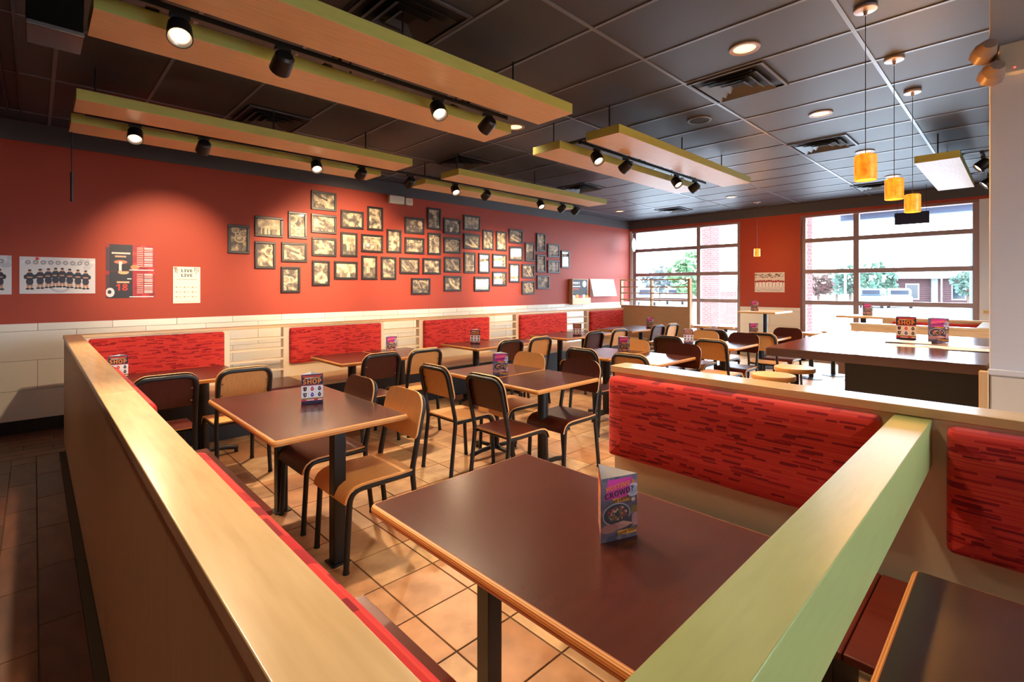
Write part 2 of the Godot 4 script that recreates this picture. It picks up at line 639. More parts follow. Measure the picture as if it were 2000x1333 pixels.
# ------------------------------------------------------------------ the room
func build_floor() -> void:
	var fl := struct("floor", box1(Vector3(-4, -0.2, -7.3), Vector3(11.3, -0.005, 4.0)), M.grout)
	rng.seed = 5
	var pitch := 0.305
	var spots := []
	var x := 1.25 - 3 * pitch
	while x < 11.1:
		var z := -2.23 - 11 * pitch
		while z < 3.9:
			var c := Vector3(x + pitch / 2, 0, z + pitch / 2)
			var p := pixel(c)
			var seen := p.z > 0.1 and p.x > 330 and p.x < 2020 and p.y < 1420 and c.x < 7.0 and not (c.x > 2.2 and c.z > -1.55 and c.x < 3.4)
			spots.append([c, p.z if seen else 100.0 + p.z * p.z, rng.randi() % 6])
			z += pitch
		x += pitch
	spots.sort_custom(func(a, b): return a[1] < b[1])
	var one := MB.new().box(Vector3(0, -0.006, 0), Vector3(pitch - 0.006, 0.012, pitch - 0.006), 0.003).mesh()
	var rest := []
	for k in 6:
		rest.append(MB.new())
	for i in spots.size():
		if i < 290:
			var o := show_mesh("tile", one, [M.tiles[spots[i][2]]], fl)
			o.position = spots[i][0]
		else:
			rest[spots[i][2]].box(spots[i][0] + Vector3(0, -0.006, 0), Vector3(pitch - 0.006, 0.012, pitch - 0.006))
	var joined := MB.new(6)
	for k in 6:
		joined.parts[k] = rest[k].parts[0]
	obj("far_tiles", joined, M.tiles, fl).set_meta("kind", "stuff")
	# plank tiles of the corridor beside the maple half wall, and of the aisle under the pictures
	var plank := MB.new().box(Vector3(0, -0.006, 0), Vector3(0.149, 0.012, 0.606), 0.003).mesh()
	var far := []
	for k in 4:
		far.append(MB.new())
	var col := 0
	var px0 := 0.165
	while px0 > -3.9:
		var pz := -6.08 + fmod(col * 0.2033, 0.61)
		if col % 3 != 0:
			var short := pz - (-6.08)
			far[col % 4].box(Vector3(px0 - 0.0755, -0.006, -6.08 + short / 2), Vector3(0.149, 0.012, short - 0.004))
		while pz < 3.3:
			var c := Vector3(px0 - 0.0755, 0, pz + 0.305)
			var p := pixel(c)
			var k := rng.randi() % 4
			if px0 > -0.9 and pz < -1.2:
				var o := show_mesh("plank", plank, [M.planks[k]], fl)
				o.position = c
			else:
				far[k].box(c + Vector3(0, -0.006, 0), Vector3(0.149, 0.012, 0.606))
			pz += 0.61
		px0 -= 0.152
		col += 1
	var along := MB.new().box(Vector3(0, -0.006, 0), Vector3(0.606, 0.012, 0.149), 0.003).mesh()
	for r in 7:
		var ax := -1.5 - r * 0.2
		while ax < 11.0:
			var c := Vector3(ax + 0.305, 0, -6.16 - r * 0.152)
			var k := rng.randi() % 4
			if ax < 1.0 and ax > -1.6:
				var o := show_mesh("plank", along, [M.planks[k]], fl)
				o.position = c
			else:
				far[k].box(c + Vector3(0, -0.006, 0), Vector3(0.606, 0.012, 0.149))
			ax += 0.61
	var fj := MB.new(4)
	for k in 4:
		fj.parts[k] = far[k].parts[0]
	obj("far_planks", fj, M.planks, fl).set_meta("kind", "stuff")


func tile_rows(parent: Node, rows: Array, lo: float, hi: float, width: float, place: Callable) -> void:
	# rows: [bottom, top]; place(along, y) gives the centre of a tile in the wall's plane
	var shift := 0.0
	var n := 0
	for r in rows:
		var h: float = r[1] - r[0]
		var a := lo - shift
		while a < hi:
			var a0 := maxf(a, lo)
			var a1 := minf(a + width, hi)
			if a1 - a0 > 0.03:
				var t: Transform3D = place.call((a0 + a1) / 2, (r[0] + r[1]) / 2)
				var o := show_mesh("wall_tile", MB.new().box(Vector3.ZERO, Vector3(a1 - a0 - 0.004, h - 0.004, 0.012), 0.003).mesh(), [M.wall_tile[n % 3]], parent)
				o.transform = t
			n += 1
			a += width
		shift = width / 2 if shift == 0.0 else 0.0


func build_walls() -> void:
	var back := struct("wall_back", box1(Vector3(-4, 0, WALL_Z - 0.2), Vector3(11.4, 3.4, WALL_Z)), M.red)
	var grout := obj("tile_bed", box1(Vector3(-4, 0, WALL_Z), Vector3(11.2, 1.12, WALL_Z + 0.003)), M.wall_grout, back)
	tile_rows(back, [[0.13, 0.435], [0.435, 0.74], [0.74, 1.045], [1.045, 1.125]], -1.5, 11.19, 0.61, func(a, y): return Transform3D(Basis.IDENTITY, Vector3(a, y, WALL_Z + 0.005)))
	var base := struct("baseboard_back", box1(Vector3(-4, 0, WALL_Z), Vector3(11.2, 0.13, WALL_Z + 0.016), 0.004), M.black_soft)
	struct("trim_1", box1(Vector3(-4, 3.0, WALL_Z), Vector3(11.2, CEILING, WALL_Z + 0.02)), M.soffit)
	struct("trim_2", box1(Vector3(WINDOW_X - 0.02, 3.0, WALL_Z + 0.02), Vector3(WINDOW_X, CEILING, 4.0)), M.soffit)
	# wall behind and beside the camera
	struct("wall_left", box1(Vector3(-4.2, 0, -7.35), Vector3(-4.0, 3.4, 4.2)), M.red)
	# the front wall, out of frame to the right: its window throws the cool light on the column and on the side of the green rail
	struct("wall_front", MB.new().span(Vector3(-4.2, 0, 4.0), Vector3(1.4, 3.4, 4.2)).span(Vector3(5.2, 0, 4.0), Vector3(11.4, 3.4, 4.2)).span(Vector3(1.4, 0, 4.0), Vector3(5.2, 1.0, 4.2)).span(Vector3(1.4, 2.7, 4.0), Vector3(5.2, 3.4, 4.2)), M.plaster)
	var w3 := Node3D.new()
	w3.name = "window_3"
	w3.set_meta("kind", "structure")
	add_child(w3)
	for k in 3:
		var x0 := 1.4 + k * 1.2667
		obj("jamb", box1(Vector3(x0, 1.0, 4.06), Vector3(x0 + 0.05, 2.7, 4.14), 0.003), M.alu, w3)
		var pn := MB.new()
		pn.quad(Vector3(x0 + 0.05, 1.0, 4.1), Vector3(x0 + 1.2667, 1.0, 4.1), Vector3(x0 + 1.2667, 2.7, 4.1), Vector3(x0 + 0.05, 2.7, 4.1), Vector3.FORWARD)
		obj("pane", pn, M.glass, w3)
	# window wall: header, pier and the stretch right of the second window
	struct("wall_windows", box1(Vector3(WINDOW_X, 2.95, -7.35), Vector3(WINDOW_X + 0.22, 3.4, 4.2)), M.red)
	var pier := struct("wall_pier", box1(Vector3(WINDOW_X, 0, -4.34), Vector3(WINDOW_X + 0.22, 2.95, -3.15)), M.red)
	obj("tile_bed", box1(Vector3(WINDOW_X - 0.003, 0, -4.34), Vector3(WINDOW_X, 1.07, -3.15)), M.wall_grout, pier)
	tile_rows(pier, [[0.1, 0.385], [0.385, 0.69], [0.69, 0.995], [0.995, 1.075]], -4.335, -3.155, 0.61, func(a, y): return Transform3D(Basis(Vector3.UP, -PI / 2), Vector3(WINDOW_X - 0.005, y, a)))
	struct("wall_corner", box1(Vector3(WINDOW_X, 0, -7.15), Vector3(WINDOW_X + 0.22, 2.95, -7.08)), M.plaster)
	struct("wall_right", box1(Vector3(WINDOW_X, 0, -0.50), Vector3(WINDOW_X + 0.22, 2.95, 4.2)), M.plaster)
	# white-painted column that the bar runs into
	var col := struct("wall_column", box1(Vector3(3.66, 0, -0.125), Vector3(4.5, CEILING, 1.2), 0.006), M.plaster)
	obj("ledge", box1(Vector3(3.64, 1.035, -0.13), Vector3(3.66, 1.065, 1.2), 0.004), M.plaster, col)
	tile_rows(col, [[0.115, 0.42], [0.42, 0.725], [0.725, 1.03]], -0.12, 1.19, 0.61, func(a, y): return Transform3D(Basis(Vector3.UP, -PI / 2), Vector3(3.655, y, a)))
	obj("corner_trim", box1(Vector3(3.63, 0, -0.165), Vector3(3.68, 1.05, -0.127), 0.004, 1), M.maple, col)


func build_ceiling() -> void:
	var top := struct("ceiling", box1(Vector3(-4, CEILING + 0.03, -7.15), Vector3(11.2, CEILING + 0.2, 4.0)), M.black_soft)
	var dx := 0.633
	var dz := 1.19
	var tile := MB.new().box(Vector3(0, 0.014, 0), Vector3(dx - 0.012, 0.016, dz - 0.012), 0.004).mesh()
	var xs := []
	var x := 2.645 - 10 * dx
	while x < 11.2:
		xs.append(x)
		x += dx
	var zs := []
	var z := -0.78 - 5 * dz
	while z < 4.0:
		zs.append(z)
		z += dz
	for a in xs:
		for b in zs:
			var w := minf(dx, 11.18 - a)
			if w < 0.1:
				continue
			var o := show_mesh("ceiling_tile", tile, [M.ceiling], top)
			o.position = Vector3(a + w / 2, CEILING, b + dz / 2)
			o.scale.x = w / dx
	# the strip along the red wall
	for a in xs:
		var w := minf(dx, 11.18 - a)
		if w > 0.1:
			obj("ceiling_tile", box1(Vector3(a + 0.006, CEILING + 0.006, -7.14), Vector3(a + w - 0.006, CEILING + 0.022, zs[0] - 0.006), 0.004), M.ceiling, top)
	for a in xs:
		obj("tee_bar", box1(Vector3(a - 0.012, CEILING, -7.15), Vector3(a + 0.012, CEILING + 0.03, 4.0)), M.tee, top)
	for b in zs:
		obj("tee_bar", box1(Vector3(-4, CEILING - 0.001, b - 0.012), Vector3(11.2, CEILING + 0.03, b + 0.012)), M.tee, top)


func build_windows() -> void:
	# [z from, z to, mullion, rails]
	var n := 1
	for w in [[-7.08, -4.34, -5.317, [0.56, 1.188, 1.812, 2.437]], [-3.15, -0.50, -2.21, [1.188, 1.812, 2.437]]]:
		var f := 0.085
		var x0 := WINDOW_X + 0.05
		var x1 := WINDOW_X + 0.15
		var o := Node3D.new()
		o.name = "window_%d" % n
		o.set_meta("kind", "structure")
		add_child(o)
		for z in [w[0] + f / 2, w[1] - f / 2]:
			obj("jamb", box1(Vector3(x0, 0, z - f / 2), Vector3(x1, 2.95, z + f / 2), 0.003), M.alu, o)
		obj("mullion", box1(Vector3(x0, 0, w[2] - 0.045), Vector3(x1, 2.95, w[2] + 0.045), 0.003), M.alu, o)
		obj("head", box1(Vector3(x0 - 0.05, 2.90, w[0]), Vector3(x1, 2.95, w[1]), 0.003), M.head_trim, o)
		obj("sill", box1(Vector3(x0, 0, w[0]), Vector3(x1, 0.08, w[1]), 0.003), M.alu, o)
		var ys: Array = [0.08] + w[3] + [2.90]
		for y in w[3]:
			for s in [[w[0] + f, w[2] - 0.045], [w[2] + 0.045, w[1] - f]]:
				obj("rail", box1(Vector3(x0, y - 0.042, s[0]), Vector3(x1, y + 0.042, s[1]), 0.003), M.alu, o)
		for k in ys.size() - 1:
			for s in [[w[0] + f, w[2] - 0.045], [w[2] + 0.045, w[1] - f]]:
				var lo: float = ys[k] + (0.042 if k > 0 else 0.0)
				var hi: float = ys[k + 1] - (0.042 if k < ys.size() - 2 else 0.0)
				var p := MB.new()
				p.quad(Vector3(x0 + 0.05, lo, s[0]), Vector3(x0 + 0.05, lo, s[1]), Vector3(x0 + 0.05, hi, s[1]), Vector3(x0 + 0.05, hi, s[0]), Vector3.LEFT)
				obj("pane", p, M.glass, o)
		n += 1


# ------------------------------------------------------------------ half walls, benches
func cushion(length: float, height: float, thick: float) -> MB:
	return MB.new().slab(Vector3.ZERO, length, height, 0.022, PackedVector2Array([Vector2(0, 0), Vector2(0, thick * 0.55), Vector2(0.006, thick * 0.76), Vector2(0.02, thick * 0.88), Vector2(0.05, thick * 0.96), Vector2(0.09, thick)]), 3, true, true, 0, true)


func turned(x: Vector3, y: Vector3, z: Vector3, o: Vector3) -> Transform3D:
	return Transform3D(Basis(x, y, z), o)


func build_half_walls() -> void:
	var a := thing("half_wall", "long maple half wall with a flat maple cap between corridor and booths", "half wall", Vector3(0.25, 0, -6.1))
	# local z runs towards the camera from the partition corner
	for k in 6:
		var z0 := 0.0 + k * 1.22
		obj("panel", box1(Vector3(-0.055, 0.09, z0 + 0.001), Vector3(0.055, HALF_TOP - 0.03, minf(z0 + 1.2185, 7.1)), 0.002, 1), M.maple, a)
	obj("toe_kick", box1(Vector3(-0.045, 0, 0), Vector3(0.045, 0.09, 7.1)), M.black_soft, a)
	obj("cap", box1(Vector3(-0.062, HALF_TOP - 0.03, 0.0), Vector3(0.062, HALF_TOP, 3.489), 0.003, 2), M.maple_cap, a)
	obj("cap", box1(Vector3(-0.062, HALF_TOP - 0.03, 3.491), Vector3(0.062, HALF_TOP, 7.1), 0.003, 2), M.maple_cap, a)

	var b := thing("half_wall", "maple half wall with red upholstered backs that carries the green rail", "half wall", Vector3(2.40, 0, -1.61))
	obj("body", box1(Vector3(-0.066, 0, 0.02), Vector3(0.055, HALF_TOP - 0.035, 3.6), 0.003, 2), M.cream_panel, b)
	obj("cap", box1(Vector3(-0.075, HALF_TOP - 0.035, 0.0), Vector3(0.08, HALF_TOP, 3.6), 0.003, 2), M.maple_cap, b)

	var r := thing("divider_rail", "green-stained wooden rail crossing between two booth tables", "rail", Vector3(1.327, 0.855, -0.283))
	obj("beam", box1(Vector3(-1.013, 0, -0.055), Vector3(1.013, 0.166, 0.055), 0.003, 0), M.green_rail, r)


func build_booth_benches() -> void:
	var spots := [
		["upholstered bench seat against the maple half wall at the two-post table", -3.70, -2.46, 0],
		["upholstered bench seat against the maple half wall beside the green rail", -1.57, -0.36, 0],
		["red-backed bench on the half wall facing the table under the green rail", -1.60, -0.36, 1],
		["red-backed bench on the half wall past the green rail near the column", -0.20, 1.10, 1],
	]
	for s in spots:
		var l: float = s[2] - s[1]
		var mid: float = (s[1] + s[2]) / 2
		if s[3] == 0:
			var t := thing("booth_bench", s[0], "bench", Vector3(0.307, 0, mid), 0.0, "booth benches")
			obj("seat", box1(Vector3(0.0, 0.422, -l / 2), Vector3(0.505, 0.45, l / 2), 0.006, 2), M.seat_brown, t)
			obj("seat_edge", box1(Vector3(0.02, 0.405, -l / 2 + 0.01), Vector3(0.495, 0.421, l / 2 - 0.01)), M.black, t)
			for e in [-1.0, 1.0]:
				obj("support", box1(Vector3(0.03, 0.0, e * (l / 2 - 0.2) - 0.03), Vector3(0.40, 0.405, e * (l / 2 - 0.2) + 0.03), 0.004), M.black, t)
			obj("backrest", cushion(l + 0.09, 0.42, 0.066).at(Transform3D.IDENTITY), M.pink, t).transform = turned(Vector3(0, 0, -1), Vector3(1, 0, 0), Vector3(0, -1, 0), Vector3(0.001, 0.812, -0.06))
		else:
			var t := thing("booth_bench", s[0], "bench", Vector3(2.333, 0, mid), 0.0, "booth benches")
			obj("seat", box1(Vector3(-0.67, 0.422, -l / 2 - (0.16 if s[1] > -1.0 else 0.0)), Vector3(-0.10, 0.45, l / 2), 0.006, 2), M.seat_brown, t)
			obj("support", box1(Vector3(-0.55, 0.0, -l / 2 + 0.05), Vector3(-0.2, 0.42, l / 2 - 0.05), 0.004), M.black, t)
			obj("backrest", cushion(l - 0.03, 0.43, 0.085).at(Transform3D.IDENTITY), M.fabric, t).transform = turned(Vector3(0, 0, 1), Vector3(-1, 0, 0), Vector3(0, -1, 0), Vector3(-0.001, 0.795, 0))


func build_wall_bench() -> void:
	# see-through partition in front of the aisle, and the long bench it carries
	var z0 := -6.0
	var cush := [[0.36, 1.47], [2.155, 3.335], [4.02, 5.26], [5.96, 7.2], [7.93, 9.08]]
	var c := thing("bench_partition", "cream partition with slatted openings behind the long wall bench", "partition", Vector3(0.31, 0, z0))
	var ox := -0.31
	obj("ledge", box1(Vector3(0.0, 1.03, -0.11), Vector3(9.15 + ox, HALF_TOP, 0.012), 0.004, 0), M.maple_cap, c)
	for k in cush.size():
		var x0: float = cush[k][0] - 0.065 + ox if k > 0 else 0.0
		var x1: float = cush[k][1] + 0.06 + ox
		obj("panel", box1(Vector3(x0, 0.0, -0.085), Vector3(x1, 1.03, 0.0), 0.003, 0), M.cream_panel, c)
		if k < cush.size() - 1:
			var o0: float = x1
			var o1: float = cush[k + 1][0] - 0.065 + ox
			obj("bottom_rail", box1(Vector3(o0, 0.0, -0.085), Vector3(o1, 0.43, 0.0), 0.003), M.cream_panel, c)
			for y in [0.54, 0.665, 0.79, 0.912]:
				obj("slat", box1(Vector3(o0, y - 0.012, -0.085), Vector3(o1, y + 0.012, 0.0), 0.003), M.slat, c)
	var w := thing("wall_bench", "long low bench with five red cushions under the picture wall", "bench", Vector3(0.31, 0, z0))
	for s in [[0.01, 1.30, 0], [1.30, 1.84, 1], [1.84, 3.1, 0], [3.1, 5.0, 0], [5.0, 6.9, 0], [6.9, 8.83, 0]]:
		obj("seat", box1(Vector3(s[0] + 0.001, 0.41, 0.001), Vector3(s[1] - 0.001, 0.45, 0.60), 0.004, 0), M.seat_brown if s[2] else M.maple, w)
	obj("base", box1(Vector3(0.01, 0.0, 0.02), Vector3(8.83, 0.41, 0.55)), M.kick, w)
	for k in cush:
		obj("cushion", cushion(k[1] - k[0], 0.42, 0.06), M.fabric, w).transform = turned(Vector3(1, 0, 0), Vector3(0, 0, 1), Vector3(0, -1, 0), Vector3((k[0] + k[1]) / 2 + ox, 0.81, 0.001))


func build_divider_screen() -> void:
	var d := thing("divider_screen", "wood-panelled booth end with a barred rail screen on top", "screen", Vector3(9.2, 0, -5.27))
	obj("panel", box1(Vector3(-0.04, 0, -0.80), Vector3(0.04, 1.10, 0.72), 0.003, 2), M.maple, d)
	for z in [-0.82, -0.09, 0.72]:
		var th := 0.05 if z > 0.5 else 0.03
		obj("post", box1(Vector3(-0.045, 1.10 if z < 0.5 else 0.0, z), Vector3(0.045, 1.665, z + th), 0.003, 1), M.maple, d)
	for y in [1.10, 1.235, 1.37, 1.50, 1.65]:
		obj("bar", box1(Vector3(-0.04, y - 0.010, -0.79), Vector3(0.04, y + 0.012, 0.72), 0.003, 2), M.maple, d)


# ------------------------------------------------------------------ tables
func top_parts(t: Node3D, w: float, d: float, thick := 0.034, r := 0.012) -> void:
	var h := thick / 2
	var y := 0.75 - h
	var e := PackedVector2Array([Vector2(0.014, -h), Vector2(0.004, -h * 0.8), Vector2(0.0, -h * 0.3), Vector2(0.0, h * 0.3), Vector2(0.004, h * 0.8), Vector2(0.014, h)])
	obj("edge", MB.new().slab(Vector3(0, y, 0), w, d, r + 0.01, e, 3, false, true), M.ply, t)
	var lam := PackedVector2Array([Vector2(0.0135, h - 0.002), Vector2(0.0135, h + 0.0004)])
	obj("table_top", MB.new().slab(Vector3(0, y, 0), w, d, r + 0.01, lam, 3, true, true, 0), M.mahogany, t)


func pedestal(t: Node3D, x: float, z: float) -> void:
	obj("column", MB.new().lathe(PackedVector2Array([Vector2(0.0, 0.715), Vector2(0.10, 0.715), Vector2(0.10, 0.705), Vector2(0.043, 0.70), Vector2(0.043, 0.075), Vector2(0.06, 0.06), Vector2(0.0, 0.06)]), Vector3(x, 0, z), 16), M.black, t)
	var mb := MB.new()
	for k in 4:
		var a := PI / 2 * k
		var d := Vector3(cos(a), 0, sin(a))
		var l := 0.27 if k % 2 == 0 else 0.25
		mb.tube(PackedVector3Array([Vector3(x, 0.065, z), Vector3(x, 0.06, z) + d * l * 0.6, Vector3(x, 0.042, z) + d * l]), 0.02, 8)
		mb.tube(PackedVector3Array([Vector3(x, 0.042, z) + d * (l - 0.015), Vector3(x, 0.0, z) + d * (l - 0.01)]), 0.016, 8)
	obj("spider_base", mb, M.black, t)


func post_leg(t: Node3D, x: float, z: float) -> void:
	obj("post_leg", box1(Vector3(x - 0.034, 0.008, z - 0.034), Vector3(x + 0.034, 0.717, z + 0.034), 0.005), M.black, t)
	obj("foot_plate", box1(Vector3(x - 0.052, 0.0, z - 0.052), Vector3(x + 0.052, 0.009, z + 0.052), 0.003), M.black, t)


func build_tables() -> void:
	var g := "brown tables with plywood edges"
	var t := thing("dining_table", "long brown table on two square posts with a SHOP card", "table", Vector3(1.21, 0, -3.15), 0.0, g)
	top_parts(t, 0.76, 1.26)
	post_leg(t, -0.02, 0.55)
	post_leg(t, -0.02, -0.31)
	t = thing("dining_table", "brown booth table with the HOSTING A CROWD card beside green rail", "table", Vector3(1.215, 0, -0.965), 0.0, g)
	top_parts(t, 0.77, 1.21)
	post_leg(t, -0.015, -0.395)
	post_leg(t, -0.015, 0.40)
	t = thing("dining_table", "dark booth table on the column side of the green rail", "table", Vector3(1.295, 0, 0.40), 0.0, g)
	top_parts(t, 0.79, 1.21)
	post_leg(t, 0.0, -0.40)
	post_leg(t, 0.0, 0.40)
	# pairs down the middle of the room: each pair two tables pushed together
	var names := ["pair beside the long two-post table", "second pair, lit by the windows", "third pair from the two-post table", "pair by the speckled bar end"]
	var xs := [[2.61, 3.36], [4.32, 5.10], [6.12, 6.90], [7.46, 8.24]]
	for k in 4:
		for h in 2:
			var zz := -2.725 if h == 0 else -3.315
			var lab := "small square brown pedestal table, %s, %s half" % [names[k], "rail-side" if h == 0 else "picture-wall-side"]
			t = thing("cafe_table", lab, "table", Vector3((xs[k][0] + xs[k][1]) / 2, 0, zz), 0.0, "table pairs down the middle")
			top_parts(t, xs[k][1] - xs[k][0], 0.588)
			pedestal(t, 0, 0)
	# pairs at the wall bench
	t = thing("bench_table", "brown table at the wall bench in the half wall corner", "table", Vector3(0.845, 0, -4.98), 0.0, "tables along the wall bench")
	top_parts(t, 0.95, 0.76)
	pedestal(t, -0.22, 0)
	pedestal(t, 0.22, 0)
	var wx := [2.14, 3.86, 5.55, 7.28]
	var ord := ["second", "third", "fourth", "fifth"]
	for k in 4:
		for h in 2:
			t = thing("bench_table", "small brown table at the %s wall-bench cushion, %s of its pair" % [ord[k], "half-wall side" if h == 0 else "window side"], "table", Vector3(wx[k] + 0.3 + 0.602 * h, 0, -4.98), 0.0, "tables along the wall bench")
			top_parts(t, 0.60, 0.76)
			pedestal(t, 0, 0)


# ------------------------------------------------------------------ chairs
func make_chair(called: String, label: String, face: Material) -> Node3D:
	var t := thing(called, label, "chair", Vector3.ZERO, 0.0, "plywood chairs")
	var r := 0.016
	var lean := Vector3(0, 0.40, -0.088).normalized()
	var foot := [Vector3(-0.19, 0.012, -0.245), Vector3(0.19, 0.012, -0.245)]
	var hip := [Vector3(-0.185, 0.44, -0.195), Vector3(0.185, 0.44, -0.195)]
	var top := [hip[0] + lean * 0.42, hip[1] + lean * 0.42]
	var mid: Vector3 = (top[0] + top[1]) / 2
	obj("back_frame", MB.new().tube(bend([hip[0] - lean * 0.02, top[0], top[1], hip[1] - lean * 0.02], 0.085, 6), r, 8), M.black, t)
	var legs := []
	for s in 2:
		legs.append(obj("leg", MB.new().tube(bend([foot[s], hip[s], hip[s] + lean * 0.10], 0.05, 3), r, 8), M.black, t))
		var sx: float = foot[s].x * 0.97
		legs.append(obj("leg", MB.new().tube(bend([Vector3(sx, 0.012, 0.205), Vector3(sx, 0.425, 0.182), Vector3(sx, 0.425, -0.19)], 0.07, 5), r, 8), M.black, t))
	obj("crossbar", MB.new().tube(PackedVector3Array([Vector3(-0.185, 0.425, -0.17), Vector3(0.185, 0.425, -0.17)]), 0.010, 6), M.black, t)
	var spots := [foot[0], Vector3(-0.184, 0.012, 0.205), foot[1], Vector3(0.184, 0.012, 0.205)]
	for k in 4:
		obj("glide", MB.new().lathe(PackedVector2Array([Vector2(0.0, 0.016), Vector2(0.018, 0.014), Vector2(0.018, 0.0), Vector2(0.0, 0.0)]), Vector3(spots[k].x, 0, spots[k].z), 8), M.black_soft, legs[k])
	# seat: bent plywood sheet with a waterfall front
	var line := [Vector2(-0.20, 0.443), Vector2(-0.10, 0.440), Vector2(0.06, 0.441), Vector2(0.12, 0.440), Vector2(0.16, 0.433), Vector2(0.188, 0.416), Vector2(0.203, 0.392), Vector2(0.210, 0.365)]
	var sm := MB.new(2)
	var wd := 0.198
	var th := 0.011
	var up := []
	var low := []
	var nor := []
	for i in line.size():
		var d: Vector2 = (line[mini(i + 1, line.size() - 1)] - line[maxi(i - 1, 0)]).normalized()
		var n := Vector2(-d.y, d.x)
		nor.append(Vector3(0, n.y, n.x))
		up.append(line[i] + n * th)
		low.append(line[i])
	for i in line.size() - 1:
		var a := Vector3(0, up[i].y, up[i].x)
		var b := Vector3(0, up[i + 1].y, up[i + 1].x)
		var c := Vector3(0, low[i].y, low[i].x)
		var d := Vector3(0, low[i + 1].y, low[i + 1].x)
		var R := Vector3(wd, 0, 0)
		sm.on(0)
		sm.quad4(a - R, a + R, b + R, b - R, nor[i], nor[i], nor[i + 1], nor[i + 1], Vector2(a.z, -wd), Vector2(a.z, wd), Vector2(b.z, wd), Vector2(b.z, -wd))
		sm.quad4(c - R, c + R, d + R, d - R, -nor[i], -nor[i], -nor[i + 1], -nor[i + 1], Vector2(a.z, -wd), Vector2(a.z, wd), Vector2(b.z, wd), Vector2(b.z, -wd))
		sm.on(1)
		sm.quad(a - R, b - R, d - R, c - R, Vector3.LEFT)
		sm.quad(a + R, b + R, d + R, c + R, Vector3.RIGHT)
	for e in [0, line.size() - 1]:
		var a := Vector3(0, up[e].y, up[e].x)
		var c := Vector3(0, low[e].y, low[e].x)
		var R := Vector3(wd, 0, 0)
		sm.on(1).quad(a - R, a + R, c + R, c - R, Vector3(0, 0, -1 if e == 0 else 1))
	obj("seat", sm, [face, M.ply_plain], t)
	# backrest: plywood plate in front of the back frame
	var w := 0.204
	var hh := 0.262
	var cr := 0.095
	var poly := PackedVector2Array([Vector2(-w + 0.012, -hh), Vector2(w - 0.012, -hh), Vector2(w, -hh + 0.02)])
	for i in 7:
		var a := PI / 2 * i / 6
		poly.append(Vector2(w - cr + cr * cos(a), -cr + cr * sin(a)))
	for i in 7:
		var a := PI / 2 + PI / 2 * i / 6
		poly.append(Vector2(-w + cr + cr * cos(a), -cr + cr * sin(a)))
	poly.append(Vector2(-w, -hh + 0.02))
	var fwd := Vector3(1, 0, 0).cross(lean).normalized()
	var o := obj("backrest", MB.new(2).plate(poly, 0.0, 0.011, 0, 1), [face, M.ply_plain], t)
	o.transform = Transform3D(Basis(Vector3(1, 0, 0), lean, fwd), mid + lean * 0.022 + fwd * r)
	for sx in [-1.0, 1.0]:
		for dy in [0.10, 0.195]:
			var p: Vector3 = mid - lean * dy + Vector3(sx * 0.158, 0, 0) + fwd * (r - 0.001)
			obj("bolt", MB.new().tube(PackedVector3Array([p, p - fwd * 0.007]), 0.0065, 6), M.steel, o).transform = o.transform.affine_inverse()
	return t


